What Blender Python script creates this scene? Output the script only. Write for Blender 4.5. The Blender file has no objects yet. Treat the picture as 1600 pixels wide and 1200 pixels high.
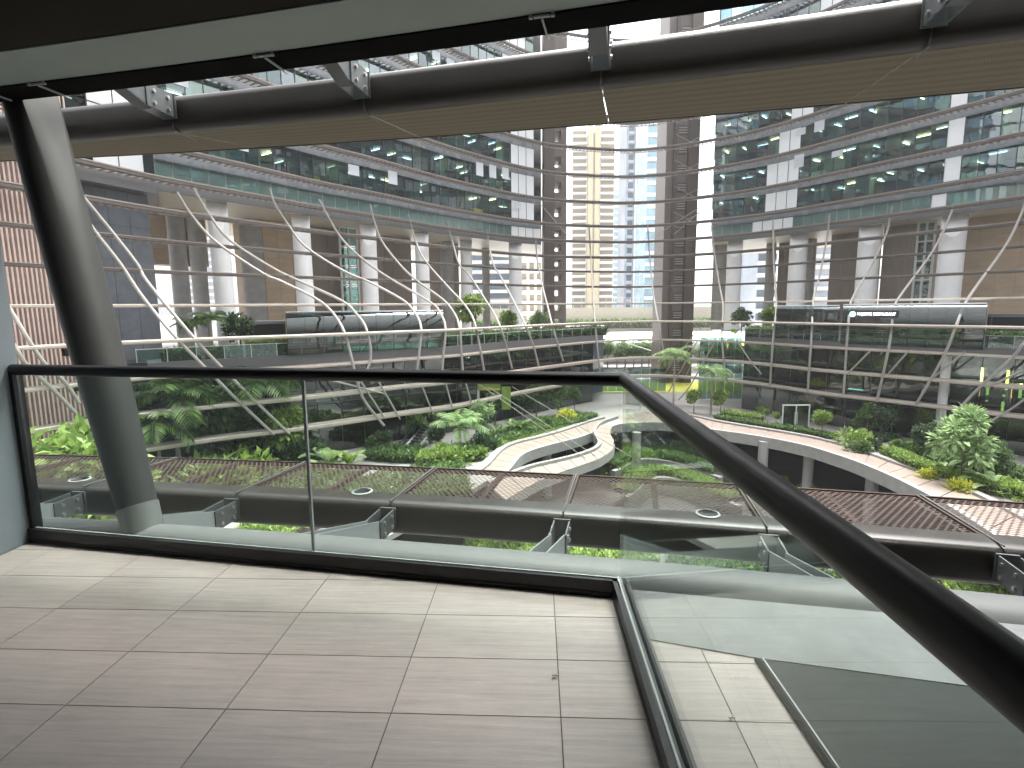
import bpy, bmesh, math, random
from mathutils import Vector, Matrix
from mathutils.geometry import tessellate_polygon
random.seed(7)
rad = math.radians
sc = bpy.context.scene
COL = sc.collection

# ------------------------------------------------------------------ camera, world, sun, exposure
CAMZ = 1.45; FPX = 850.0; PITCH = rad(-8.03); ROLL = rad(-0.56)
_f = Vector((0, math.cos(PITCH), math.sin(PITCH))); _u = Vector((0, -math.sin(PITCH), math.cos(PITCH))); _x = Vector((1, 0, 0))
RT = _x*math.cos(ROLL) + _u*math.sin(ROLL); UP = _u*math.cos(ROLL) - _x*math.sin(ROLL); FW = _f
CAM = Vector((0, 0, CAMZ))
cd = bpy.data.cameras.new('camera'); cam = bpy.data.objects.new('camera', cd); COL.objects.link(cam)
cd.sensor_width = 36; cd.lens = 36*FPX/1600; cd.clip_start = 0.05; cd.clip_end = 6000
M = Matrix((RT, UP, -FW)).transposed().to_4x4(); M.translation = CAM; cam.matrix_world = M
sc.camera = cam
W = bpy.data.worlds.new('World'); sc.world = W; W.use_nodes = True
SUN_EL = rad(70); SUN_AZ = rad(35)
nt = W.node_tree; nt.nodes.clear()
sky = nt.nodes.new('ShaderNodeTexSky'); sky.sky_type = 'NISHITA'; sky.sun_disc = False
sky.sun_elevation = SUN_EL; sky.sun_rotation = SUN_AZ; sky.air_density = 1.0; sky.dust_density = 6.0; sky.ozone_density = 1.0
hs = nt.nodes.new('ShaderNodeHueSaturation'); hs.inputs['Saturation'].default_value = 0.16
bg = nt.nodes.new('ShaderNodeBackground'); bg.inputs['Strength'].default_value = 0.15
wo = nt.nodes.new('ShaderNodeOutputWorld')
nt.links.new(sky.outputs[0], hs.inputs['Color']); nt.links.new(hs.outputs[0], bg.inputs[0]); nt.links.new(bg.outputs[0], wo.inputs[0])
sl = bpy.data.lights.new('sun', 'SUN'); sl.energy = 1.3; sl.angle = rad(35); sl.color = (1, .96, .9)
so = bpy.data.objects.new('sun', sl); COL.objects.link(so)
sd = Vector((math.sin(SUN_AZ)*math.cos(SUN_EL), math.cos(SUN_AZ)*math.cos(SUN_EL), math.sin(SUN_EL)))
so.rotation_euler = sd.to_track_quat('Z', 'Y').to_euler(); so.location = (0, 0, 60)
vs = sc.view_settings; vs.view_transform = 'Standard'; vs.look = 'None'; vs.gamma = 1; vs.exposure = 2.25
try: vs.use_curve_mapping = False
except Exception: pass

# ------------------------------------------------------------------ pixel -> place helpers (photo pixels, 1600x1200)
def ray(px, py): return RT*((px-800)/FPX) - UP*((py-600)/FPX) + FW
def atz(px, py, z):
    d = ray(px, py); return CAM + d*((z-CAMZ)/d.z)
def aty(px, py, Y):
    d = ray(px, py); return CAM + d*(Y/d.y)

# ------------------------------------------------------------------ materials
MATS = {}
def newmat(name):
    m = bpy.data.materials.new(name); m.use_nodes = True; MATS[name] = m
    return m, m.node_tree, m.node_tree.nodes['Principled BSDF']
def mat(name, col, rough=.5, metal=0, noise=0, nscale=4, bump=0, bscale=40, spec=.5, stretch=None):
    m, t, b = newmat(name)
    b.inputs['Base Color'].default_value = (*col, 1); b.inputs['Roughness'].default_value = rough
    b.inputs['Metallic'].default_value = metal; b.inputs['Specular IOR Level'].default_value = spec
    if noise or bump:
        tc = t.nodes.new('ShaderNodeTexCoord'); mp = t.nodes.new('ShaderNodeMapping')
        if stretch: mp.inputs['Scale'].default_value = stretch
        t.links.new(tc.outputs['Object'], mp.inputs[0])
    if noise:
        n = t.nodes.new('ShaderNodeTexNoise'); n.inputs['Scale'].default_value = nscale; n.inputs['Detail'].default_value = 6
        n.inputs['Roughness'].default_value = .65
        t.links.new(mp.outputs[0], n.inputs['Vector'])
        cr = t.nodes.new('ShaderNodeValToRGB')
        cr.color_ramp.elements[0].position = .3; cr.color_ramp.elements[1].position = .7
        cr.color_ramp.elements[0].color = (*[c*(1-noise) for c in col], 1); cr.color_ramp.elements[1].color = (*[min(1, c*(1+noise)) for c in col], 1)
        t.links.new(n.outputs[0], cr.inputs[0]); t.links.new(cr.outputs[0], b.inputs['Base Color'])
        mr = t.nodes.new('ShaderNodeMapRange'); mr.inputs[3].default_value = max(0, rough-.08); mr.inputs[4].default_value = min(1, rough+.12)
        t.links.new(n.outputs[0], mr.inputs[0]); t.links.new(mr.outputs[0], b.inputs['Roughness'])
    if bump:
        n2 = t.nodes.new('ShaderNodeTexNoise'); n2.inputs['Scale'].default_value = bscale; n2.inputs['Detail'].default_value = 4
        t.links.new(mp.outputs[0], n2.inputs['Vector'])
        bp = t.nodes.new('ShaderNodeBump'); bp.inputs['Strength'].default_value = bump; bp.inputs['Distance'].default_value = .02
        t.links.new(n2.outputs[0], bp.inputs['Height']); t.links.new(bp.outputs[0], b.inputs['Normal'])
    return m
def glass(name, tint, refl=1.0, tr=1.0, rough=0.0, ior=1.5, base=0.0, wob=0.0):
    """sheet glass: tinted see-through plus a Fresnel reflection (base = extra coating reflection)"""
    m = bpy.data.materials.new(name); m.use_nodes = True; MATS[name] = m; t = m.node_tree; t.nodes.clear()
    o = t.nodes.new('ShaderNodeOutputMaterial'); mx = t.nodes.new('ShaderNodeMixShader')
    tb = t.nodes.new('ShaderNodeBsdfTransparent'); tb.inputs[0].default_value = (*[c*tr for c in tint], 1)
    g = t.nodes.new('ShaderNodeBsdfGlossy'); g.inputs['Roughness'].default_value = rough; g.inputs['Color'].default_value = (.95, 1, .98, 1)
    fr = t.nodes.new('ShaderNodeFresnel'); fr.inputs[0].default_value = ior
    ge = t.nodes.new('ShaderNodeNewGeometry'); mr_ = t.nodes.new('ShaderNodeMapRange'); mr_.inputs[3].default_value = ior; mr_.inputs[4].default_value = 1/ior
    t.links.new(ge.outputs['Backfacing'], mr_.inputs[0]); t.links.new(mr_.outputs[0], fr.inputs[0])   # same reflection from either side of the sheet
    ma = t.nodes.new('ShaderNodeMath'); ma.operation = 'MULTIPLY_ADD'; ma.inputs[1].default_value = refl; ma.inputs[2].default_value = base
    ma.use_clamp = True
    t.links.new(fr.outputs[0], ma.inputs[0]); t.links.new(ma.outputs[0], mx.inputs[0])
    t.links.new(tb.outputs[0], mx.inputs[1]); t.links.new(g.outputs[0], mx.inputs[2]); t.links.new(mx.outputs[0], o.inputs[0])
    if wob:
        tc = t.nodes.new('ShaderNodeTexCoord'); n = t.nodes.new('ShaderNodeTexNoise'); n.inputs['Scale'].default_value = .45
        oi = t.nodes.new('ShaderNodeNewGeometry')
        t.links.new(oi.outputs['Position'], n.inputs['Vector'])
        bp = t.nodes.new('ShaderNodeBump'); bp.inputs['Strength'].default_value = wob; bp.inputs['Distance'].default_value = .5
        t.links.new(n.outputs[0], bp.inputs['Height']); t.links.new(bp.outputs[0], g.inputs['Normal'])
    return m
def emat(name, col, s):
    m, t, b = newmat(name)
    b.inputs['Base Color'].default_value = (*col, 1); b.inputs['Emission Color'].default_value = (*col, 1); b.inputs['Emission Strength'].default_value = s
    return m
def leafmat(name, c1, c2):
    m, t, b = newmat(name)
    g = t.nodes.new('ShaderNodeNewGeometry'); oi = t.nodes.new('ShaderNodeObjectInfo')
    ad = t.nodes.new('ShaderNodeMath'); ad.operation = 'ADD'
    n = t.nodes.new('ShaderNodeTexNoise'); n.inputs['Scale'].default_value = 1.6
    t.links.new(g.outputs['Position'], n.inputs['Vector'])
    t.links.new(g.outputs['Random Per Island'], ad.inputs[0])
    t.links.new(n.outputs[0], ad.inputs[1])
    cr = t.nodes.new('ShaderNodeValToRGB'); cr.color_ramp.elements[0].position = .35; cr.color_ramp.elements[1].position = 1.35
    mu = t.nodes.new('ShaderNodeMath'); mu.operation = 'MULTIPLY'; mu.inputs[1].default_value = .75
    t.links.new(ad.outputs[0], mu.inputs[0])
    cr.color_ramp.elements[0].color = (*c1, 1); cr.color_ramp.elements[1].position = 1.0; cr.color_ramp.elements[1].color = (*c2, 1)
    t.links.new(mu.outputs[0], cr.inputs[0]); t.links.new(cr.outputs[0], b.inputs['Base Color'])
    b.inputs['Roughness'].default_value = .45
    # some light passes through a leaf
    tl = t.nodes.new('ShaderNodeBsdfTranslucent'); t.links.new(cr.outputs[0], tl.inputs[0])
    mx = t.nodes.new('ShaderNodeMixShader'); mx.inputs[0].default_value = .35
    out = t.nodes['Material Output']
    t.links.new(b.outputs[0], mx.inputs[1]); t.links.new(tl.outputs[0], mx.inputs[2]); t.links.new(mx.outputs[0], out.inputs[0])
    return m

# floor tile: fine stone streaks running along each tile
def tilemat(name, c1, c2, rough):
    m, t, b = newmat(name)
    g = t.nodes.new('ShaderNodeTexCoord'); oi = t.nodes.new('ShaderNodeObjectInfo')
    va = t.nodes.new('ShaderNodeVectorMath'); va.operation = 'MULTIPLY_ADD'
    mp = t.nodes.new('ShaderNodeMapping'); mp.inputs['Scale'].default_value = (1.6, 26, 1)
    t.links.new(g.outputs['Object'], mp.inputs[0])
    cx = t.nodes.new('ShaderNodeCombineXYZ'); ml = t.nodes.new('ShaderNodeMath'); ml.operation = 'MULTIPLY'; ml.inputs[1].default_value = 60
    t.links.new(oi.outputs['Random'], ml.inputs[0]); t.links.new(ml.outputs[0], cx.inputs[0]); t.links.new(ml.outputs[0], cx.inputs[1])
    ad = t.nodes.new('ShaderNodeVectorMath'); ad.operation = 'ADD'
    t.links.new(mp.outputs[0], ad.inputs[0]); t.links.new(cx.outputs[0], ad.inputs[1])
    n = t.nodes.new('ShaderNodeTexNoise'); n.inputs['Scale'].default_value = 1.6; n.inputs['Detail'].default_value = 9; n.inputs['Roughness'].default_value = .7
    n.inputs['Distortion'].default_value = .35
    t.links.new(ad.outputs[0], n.inputs['Vector'])
    n2 = t.nodes.new('ShaderNodeTexNoise'); n2.inputs['Scale'].default_value = 220; n2.inputs['Detail'].default_value = 3
    t.links.new(g.outputs['Object'], n2.inputs['Vector'])
    mxx = t.nodes.new('ShaderNodeMath'); mxx.operation = 'MULTIPLY_ADD'; mxx.inputs[1].default_value = .35
    t.links.new(n2.outputs[0], mxx.inputs[0]); t.links.new(n.outputs[0], mxx.inputs[2])
    cr = t.nodes.new('ShaderNodeValToRGB'); cr.color_ramp.elements[0].position = .42; cr.color_ramp.elements[1].position = .92
    cr.color_ramp.elements[0].color = (*c1, 1); cr.color_ramp.elements[1].color = (*c2, 1)
    ofs = t.nodes.new('ShaderNodeMath'); ofs.operation = 'MULTIPLY_ADD'; ofs.inputs[1].default_value = .16; t.links.new(oi.outputs['Random'], ofs.inputs[0]); t.links.new(mxx.outputs[0], ofs.inputs[2])
    t.links.new(ofs.outputs[0], cr.inputs[0])
    # dust and scuffs
    n3 = t.nodes.new('ShaderNodeTexNoise'); n3.inputs['Scale'].default_value = 2.3; n3.inputs['Detail'].default_value = 8; n3.inputs['Roughness'].default_value = .75
    geo = t.nodes.new('ShaderNodeNewGeometry'); t.links.new(geo.outputs['Position'], n3.inputs['Vector'])
    r3 = t.nodes.new('ShaderNodeValToRGB'); r3.color_ramp.elements[0].position = .35; r3.color_ramp.elements[1].position = .75
    r3.color_ramp.elements[0].color = (.86, .86, .86, 1); r3.color_ramp.elements[1].color = (1.06, 1.05, 1.04, 1)
    t.links.new(n3.outputs[0], r3.inputs[0])
    mm = t.nodes.new('ShaderNodeMix'); mm.data_type = 'RGBA'; mm.blend_type = 'MULTIPLY'; mm.inputs[0].default_value = 1
    t.links.new(cr.outputs[0], mm.inputs[6]); t.links.new(r3.outputs[0], mm.inputs[7]); t.links.new(mm.outputs[2], b.inputs['Base Color'])
    mr = t.nodes.new('ShaderNodeMapRange'); mr.inputs[3].default_value = rough+.1; mr.inputs[4].default_value = rough-.07
    t.links.new(n3.outputs[0], mr.inputs[0]); t.links.new(mr.outputs[0], b.inputs['Roughness'])
    bp = t.nodes.new('ShaderNodeBump'); bp.inputs['Strength'].default_value = .12; bp.inputs['Distance'].default_value = .002
    t.links.new(mxx.outputs[0], bp.inputs['Height']); t.links.new(bp.outputs[0], b.inputs['Normal'])
    return m
def dusty(m):
    t = m.node_tree; out = [n for n in t.nodes if n.type == 'OUTPUT_MATERIAL'][0]; src = out.inputs[0].links[0].from_socket
    g = t.nodes.new('ShaderNodeNewGeometry'); n = t.nodes.new('ShaderNodeTexNoise'); n.inputs['Scale'].default_value = 3.0; n.inputs['Detail'].default_value = 9; n.inputs['Roughness'].default_value = .8
    t.links.new(g.outputs['Position'], n.inputs['Vector'])
    mr = t.nodes.new('ShaderNodeMapRange'); mr.inputs[1].default_value = .45; mr.inputs[2].default_value = .8; mr.inputs[3].default_value = .004; mr.inputs[4].default_value = .055
    t.links.new(n.outputs[0], mr.inputs[0])
    d = t.nodes.new('ShaderNodeBsdfDiffuse'); d.inputs[0].default_value = (.6, .62, .6, 1); mx = t.nodes.new('ShaderNodeMixShader')
    t.links.new(mr.outputs[0], mx.inputs[0]); t.links.new(src, mx.inputs[1]); t.links.new(d.outputs[0], mx.inputs[2]); t.links.new(mx.outputs[0], out.inputs[0])
tilemat('tile', (.325, .287, .260), (.525, .47, .428), .34)
mat('grout', (.10, .095, .09), .9)
mat('wall_paint', (.30, .345, .37), .55, noise=.06, nscale=2.5, bump=.05, bscale=120)
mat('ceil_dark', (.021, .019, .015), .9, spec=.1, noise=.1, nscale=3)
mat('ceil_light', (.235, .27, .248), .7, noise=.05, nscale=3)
mat('black', (.006, .006, .006), .9, spec=.05)
mat('black_metal', (.010, .010, .012), .35, spec=.35, noise=.3, nscale=14)
mat('steel_grey', (.135, .147, .143), .5, noise=.05, nscale=5, bump=.04, bscale=60)
mat('column_paint', (.043, .045, .042), .55, spec=.22, noise=.08, nscale=4, bump=.03, bscale=60)
mat('bronze', (.028, .024, .019), .30, metal=0, spec=.45, noise=.12, nscale=3, bump=.02, bscale=90)
mat('bracket_steel', (.30, .33, .33), .45, metal=.2, noise=.08, nscale=12)
mat('bolt_plate', (.12, .13, .13), .5, metal=.5, noise=.1, nscale=20)
mat('bolt', (.6, .6, .6), .35, metal=.9)
mat('mesh_brown', (.052, .035, .029), .6, spec=.2, metal=.1, noise=.25, nscale=5)
mat('perf', (.15, .13, .095), .8, spec=.15, noise=.06, nscale=3)
_t = MATS['perf'].node_tree; _b = _t.nodes['Principled BSDF']
_tc = _t.nodes.new('ShaderNodeTexCoord'); _vo = _t.nodes.new('ShaderNodeTexVoronoi'); _vo.inputs['Scale'].default_value = 42; _vo.inputs['Randomness'].default_value = .08
_cr = _t.nodes.new('ShaderNodeValToRGB'); _cr.color_ramp.elements[0].position = .22; _cr.color_ramp.elements[1].position = .36
_cr.color_ramp.elements[0].color = (.05, .045, .035, 1); _cr.color_ramp.elements[1].color = (.185, .16, .118, 1)
_t.links.new(_tc.outputs['Object'], _vo.inputs['Vector']); _t.links.new(_vo.outputs['Distance'], _cr.inputs[0]); _t.links.new(_cr.outputs[0], _b.inputs['Base Color'])
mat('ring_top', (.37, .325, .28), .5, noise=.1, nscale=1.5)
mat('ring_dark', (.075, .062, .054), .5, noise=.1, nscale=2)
mat('ring_slat', (.235, .20, .172), .5)
mat('strut', (.265, .25, .228), .45, noise=.06, nscale=1)
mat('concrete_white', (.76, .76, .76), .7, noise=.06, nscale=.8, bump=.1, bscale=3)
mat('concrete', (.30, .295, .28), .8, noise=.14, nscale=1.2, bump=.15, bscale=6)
mat('granite', (.10, .11, .125), .6, noise=.22, nscale=1.1, bump=.05, bscale=20)
mat('black_clad', (.012, .014, .018), .3)
mat('tan_wall', (.40, .31, .215), .6, noise=.12, nscale=.5, stretch=(1, 1, 5))
mat('brown_wall', (.20, .165, .135), .6, noise=.12, nscale=.6, stretch=(4, 4, .6))
mat('soffit', (.50, .45, .36), .45, noise=.06, nscale=.4)
mat('spandrel', (.17, .185, .20), .25, noise=.1, nscale=.6)
mat('slab_edge', (.13, .13, .135), .5)
mat('office_ceiling', (.38, .39, .38), .8)
mat('office_wall', (.115, .15, .172), .8, noise=.5, nscale=.25)
mat('office_floor', (.16, .16, .15), .8); mat('screed', (.165, .178, .178), .55, noise=.24, nscale=3.5)
mat('desk_white', (.6, .6, .58), .5); mat('desk_yellow', (.55, .42, .14), .6); mat('desk_dark', (.03, .03, .035), .6)
mat('partition_green', (.30, .52, .42), .5); mat('blind', (.62, .65, .70), .8)
mat('pink_slat', (.56, .44, .39), .6, noise=.1, nscale=2)
mat('pink_back', (.24, .18, .16), .7)
mat('mast_brown', (.075, .055, .046), .5, noise=.12, nscale=.3)
mat('mast_panel', (.12, .095, .084), .45, noise=.15, nscale=.4)
mat('frame_dark', (.03, .035, .037), .4)
mat('frame_light', (.55, .57, .55), .4)
mat('paving', (.25, .24, .228), .7, noise=.14, nscale=.7, bump=.05, bscale=3)
mat('low_paving', (.09, .085, .08), .6, noise=.25, nscale=.5)
mat('boardwalk', (.235, .19, .16), .6, noise=.14, nscale=1.2)
mat('kerb', (.25, .243, .23), .6, noise=.06, nscale=1)
mat('soil', (.05, .04, .03), .9, noise=.3, nscale=2)
mat('grass', (.13, .26, .04), .85, noise=.3, nscale=.5, bump=.6, bscale=8)
mat('lawn_yellow', (.42, .44, .06), .85, noise=.25, nscale=.1)
mat('bark', (.14, .115, .09), .9, noise=.3, nscale=4, bump=.4, bscale=12)
mat('trunk_grey', (.30, .27, .23), .9, noise=.2, nscale=4)
mat('roof_white', (.80, .81, .82), .6, noise=.04, nscale=.1)
mat('gold_clad', (.56, .47, .30), .6, noise=.1, nscale=.2); mat('gold_dark', (.26, .21, .14), .6)
mat('pale_clad', (.70, .70, .68), .7, noise=.05, nscale=.2); mat('far_window', (.10, .13, .16), .2)
mat('blue_clad', (.27, .42, .50), .25, noise=.25, nscale=.08); mat('grey_clad', (.36, .39, .44), .5, noise=.2, nscale=.1)
mat('asphalt', (.06, .06, .06), .9, noise=.2, nscale=.3)
mat('green_black', (.012, .02, .018), .45, noise=.3, nscale=3, spec=.25)  # mottled green black of the panel beyond the side glass
mat('red', (.55, .1, .05), .6); mat('sign_dark', (.02, .022, .03), .4)
mat('cloth_dark', (.015, .016, .02), .9); mat('cloth_blue', (.04, .06, .12), .9); mat('skin', (.35, .2, .14), .6); mat('hair', (.01, .009, .008), .6)
mat('leaf_litter', (.5, .45, .36), .8)
glass('rail_glass', (.945, .985, .968), .8, 1.0); dusty(MATS['rail_glass'])
glass('tower_glass', (.50, .67, .75), 1.1, .85, base=.04, wob=.02)
glass('tower_glass_b', (.38, .54, .64), 1.1, .8, base=.10, wob=.02); glass('tower_glass_c', (.70, .86, .80), 1.1, .9, base=.06, wob=.02)
glass('tower_glass_side', (.20, .38, .45), 1.2, .6, base=.16, wob=.03)
glass('mirror_pane', (.5, .55, .58), 1.2, .5, base=.72, wob=.025)
glass('green_pane', (.80, .90, .88), 1.0, .95, base=.04); mat('mint', (.33, .365, .36), .7, noise=.15, nscale=.5)
mat('sky_reflection_pane', (.80, .82, .84), .18, noise=.05, nscale=.6)  # opaque white panes: bright sky reflection painted into the colour
glass('podium_glass', (.16, .30, .285), 1.25, .8, base=.05, wob=.035)
glass('podium_glass_pale', (.45, .62, .58), 1.2, .8, base=.10, wob=.05)
glass('terrace_glass', (.60, .80, .74), 1.0, 1.0, base=.08)
glass('capsule_glass', (.30, .44, .42), 1.25, .9, base=.06)
emat('lamp_warm', (1, .83, .5), 4.0); emat('lamp_white', (1, .95, .82), 4.0); emat('lamp_gold', (1, .62, .15), 3.0)
emat('sign_white', (.9, .95, 1), 1.4); emat('sign_teal', (.25, .75, .78), 1.0)
leafmat('leaf_mid', (.022, .055, .015), (.13, .225, .055)); leafmat('leaf_bright', (.07, .14, .02), (.28, .40, .085))
leafmat('leaf_dark', (.012, .035, .013), (.07, .13, .05)); leafmat('leaf_yellow', (.24, .30, .03), (.62, .62, .07))
leafmat('leaf_pale', (.09, .17, .06), (.36, .50, .22)); leafmat('leaf_far', (.05, .10, .03), (.24, .36, .13))

# ------------------------------------------------------------------ mesh and object helpers
class MB:
    def __init__(s): s.v = []; s.f = []
    def add(s, v, f):
        b = len(s.v); s.v += [tuple(p) for p in v]; s.f += [tuple(i+b for i in q) for q in f]; return s
    def box(s, c, d, rz=0, R=None):
        hx, hy, hz = d[0]/2, d[1]/2, d[2]/2; c = Vector(c)
        R = R or Matrix.Rotation(rz, 3, 'Z')
        vs_ = [c + R @ Vector((x, y, z)) for z in (-hz, hz) for y in (-hy, hy) for x in (-hx, hx)]
        return s.add(vs_, [(0, 2, 3, 1), (4, 5, 7, 6), (0, 1, 5, 4), (2, 6, 7, 3), (0, 4, 6, 2), (1, 3, 7, 5)])
    def beam(s, a, b, w, h):
        a = Vector(a); b = Vector(b); d = b-a; L = d.length; x = d.normalized()
        z = Vector((0, 0, 1)); 
        if abs(x.z) > .98: z = Vector((0, 1, 0))
        y = z.cross(x).normalized(); z = x.cross(y)
        R = Matrix((x, y, z)).transposed(); return s.box((a+b)/2, (L, w, h), R=R)
    def tube(s, pts, r, n=8, cap=True):
        pts = [Vector(p) for p in pts]; N = len(pts); rr = r if isinstance(r, (list, tuple)) else [r]*N
        b = len(s.v); ref = None
        for i, p in enumerate(pts):
            t = (pts[min(i+1, N-1)] - pts[max(i-1, 0)]).normalized()
            if ref is None: ref = t.cross(Vector((0, 0, 1))) if abs(t.z) < .95 else t.cross(Vector((0, 1, 0)))
            ref = (ref - t*ref.dot(t)).normalized(); w = t.cross(ref)
            for k in range(n):
                a = 2*math.pi*k/n; s.v.append(tuple(p + ref*(rr[i]*math.cos(a)) + w*(rr[i]*math.sin(a))))
        for i in range(N-1):
            for k in range(n):
                k2 = (k+1) % n; s.f.append((b+i*n+k, b+i*n+k2, b+(i+1)*n+k2, b+(i+1)*n+k))
        if cap:
            s.f.append(tuple(b+k for k in reversed(range(n)))); s.f.append(tuple(b+(N-1)*n+k for k in range(n)))
        return s
    def sweep(s, rows, closed=True, caps=True):
        """rows: list of equally long profiles (lists of points)"""
        b = len(s.v); n = len(rows[0])
        for r in rows: s.v += [tuple(p) for p in r]
        for i in range(len(rows)-1):
            for k in range(n if closed else n-1):
                k2 = (k+1) % n; s.f.append((b+i*n+k, b+i*n+k2, b+(i+1)*n+k2, b+(i+1)*n+k))
        if caps and closed:
            s.f.append(tuple(b+k for k in reversed(range(n)))); s.f.append(tuple(b+(len(rows)-1)*n+k for k in range(n)))
        return s
    def prism(s, poly, z0, z1):
        """poly: list of (x,y); a slab between z0 and z1"""
        n = len(poly); b = len(s.v)
        s.v += [(p[0], p[1], z0) for p in poly] + [(p[0], p[1], z1) for p in poly]
        tris = tessellate_polygon([[Vector((p[0], p[1], 0)) for p in poly]])
        for t in tris:
            s.f.append((b+t[0], b+t[1], b+t[2])); s.f.append((b+n+t[2], b+n+t[1], b+n+t[0]))
        for i in range(n):
            j = (i+1) % n; s.f.append((b+i, b+j, b+n+j, b+n+i))
        return s
    def mesh(s, name, smooth=False):
        me = bpy.data.meshes.new(name); me.from_pydata(s.v, [], s.f); me.validate(); me.update()
        bm = bmesh.new(); bm.from_mesh(me); bmesh.ops.recalc_face_normals(bm, faces=bm.faces); bm.to_mesh(me); bm.free()
        if smooth:
            me.polygons.foreach_set('use_smooth', [True]*len(me.polygons))
            try: me.set_sharp_from_angle(angle=rad(40))
            except Exception: pass
        return me
    def build(s, name, m, parent=None, smooth=False, raw=False):
        if raw:
            me = bpy.data.meshes.new(name); me.from_pydata(s.v, [], s.f); me.update()
        else: me = s.mesh(name, smooth)
        return put(name, me, m, parent)
def put(name, me, m, parent=None, loc=None, rz=0, scale=None):
    if m and not me.materials: me.materials.append(MATS[m])
    o = bpy.data.objects.new(name, me); COL.objects.link(o)
    if parent: o.parent = parent
    if loc is not None: o.location = loc
    if rz: o.rotation_euler = (0, 0, rz)
    if scale: o.scale = scale if not isinstance(scale, (int, float)) else (scale,)*3
    return o
def tag(o, label=None, cat=None, group=None, kind=None):
    if label: o['label'] = label
    if cat: o['category'] = cat
    if group: o['group'] = group
    if kind: o['kind'] = kind
    return o
def thing(name, label, cat, loc=(0, 0, 0), rz=0, group=None):
    o = bpy.data.objects.new(name, None); COL.objects.link(o); o.empty_display_size = .2
    o.location = loc; o.rotation_euler = (0, 0, rz)
    return tag(o, label, cat, group)
def child_world(t, o):
    """o was built in world coordinates: keep it there under the moved Empty t"""
    o.parent = t; o.matrix_parent_inverse = (Matrix.Translation(t.location) @ t.rotation_euler.to_matrix().to_4x4()).inverted()
    return o
def struct(o): o['kind'] = 'structure'; return o
def catmull(pts, n=8):
    pts = [Vector(p) for p in pts]; out = []
    P = [pts[0]*2-pts[1]] + pts + [pts[-1]*2-pts[-2]]
    for i in range(1, len(P)-2):
        p0, p1, p2, p3 = P[i-1:i+3]
        for k in range(n):
            t = k/n
            out.append(.5*((2*p1) + (p2-p0)*t + (2*p0-5*p1+4*p2-p3)*t*t + (3*p1-p0-3*p2+p3)*t**3))
    out.append(pts[-1]); return out

# ================================================================== THE BALCONY
P0 = Vector((-3.08, 3.38, 0)); P1 = Vector((.57, 2.64, 0)); RAILD = (P1-P0).normalized()
P2 = Vector((.455, -.6, 0))
WALL1 = atz(0, 868, 0); WALLD = (WALL1-P0).normalized()
def clip(poly, p, n):
    """keep the side of the 2D line through p where (q-p).n >= 0"""
    out = []
    for i in range(len(poly)):
        a = poly[i]; b = poly[(i+1) % len(poly)]
        da = (a[0]-p[0])*n[0]+(a[1]-p[1])*n[1]; db = (b[0]-p[0])*n[0]+(b[1]-p[1])*n[1]
        if da >= 0: out.append(a)
        if (da >= 0) != (db >= 0):
            t = da/(da-db); out.append((a[0]+(b[0]-a[0])*t, a[1]+(b[1]-a[1])*t))
    return out
nR = (RAILD.y, -RAILD.x)      # towards the camera side
nW = (-WALLD.y, WALLD.x)
if nW[0] < 0: nW = (-nW[0], -nW[1])
slab = [(-8, -5.2), (8, -5.2), (8, 6), (-8, 6)]
slab = clip(clip(slab, P0, nR), P0, nW)
floor = struct(MB().prism(slab, -.30, -.003).build('balcony_floor', 'grout'))
TY = rad(-2.66); ea = Vector((math.cos(TY), math.sin(TY))); eb = Vector((-math.sin(TY), math.cos(TY)))
TW, TD = .6125, .3195; OA, OB = .081, 2.08
g = .0022
tile_mesh = MB().box((0, 0, -.006), (TW-2*g, TD-2*g, .012)).mesh('floor_tile')
for i in range(-7, 8):
    for j in range(-9, 6):
        c = ea*(OA+(i+.5)*TW) + eb*(OB+(j+.5)*TD)
        q = [c + ea*sx*(TW/2-g) + eb*sy*(TD/2-g) for sx, sy in ((-1, -1), (1, -1), (1, 1), (-1, 1))]
        q = [(p.x, p.y) for p in q]
        qc = clip(clip(q, (P0.x+nR[0]*.004, P0.y+nR[1]*.004), nR), (P0.x+nW[0]*.004, P0.y+nW[1]*.004), nW)
        if len(qc) < 3: continue
        if len(qc) == 4 and all(abs(qc[k][0]-q[k][0])+abs(qc[k][1]-q[k][1]) < 1e-6 for k in range(4)):
            put('floor_tile', tile_mesh, 'tile', floor, (c.x, c.y, 0), TY)
        else:
            R2 = Matrix.Rotation(-TY, 2); loc = [R2 @ (Vector(p)-c) for p in qc]
            put('floor_tile', MB().prism(loc, -.012, 0).mesh('floor_tile'), 'tile', floor, (c.x, c.y, 0), TY)
# strip of pale screed and the dark floor panel beyond the side glass
scr = [atz(*p, 0) for p in ((1001, 998), (1185, 1030), (1600, 1085))]
scr = [(p.x, p.y) for p in scr]; scr.append((scr[-1][0]+2.5, scr[-1][1]-.25))
eR = [(p[0], P0.y + (p[0]-P0.x)*RAILD.y/RAILD.x - .01) for p in (scr[-1], (P1.x+.02, 0))]
tag(MB().prism(scr+eR, .001, .006).build('screed_strip', 'screed'), 'pale grey screed strip behind the side glass panel', 'floor strip')
dp = [atz(*p, 0) for p in ((1187, 1033), (1600, 1088))]; d0 = atz(1187, 1033, 0); d1 = atz(1300, 1200, 0)
dl = d0 + (d1-d0)*3
dark = [(d0.x, d0.y), (dp[1].x, dp[1].y), (dp[1].x+2.5, dp[1].y-.3), (dp[1].x+2.5, dl.y), (dl.x, dl.y)]
pn = thing('floor_panel', 'dark green black floor panel with pale edge strip behind side glass', 'floor panel', (d0.x, d0.y, 0))
child_world(pn, MB().prism(dark, .001, .008).build('panel', 'green_black'))
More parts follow.
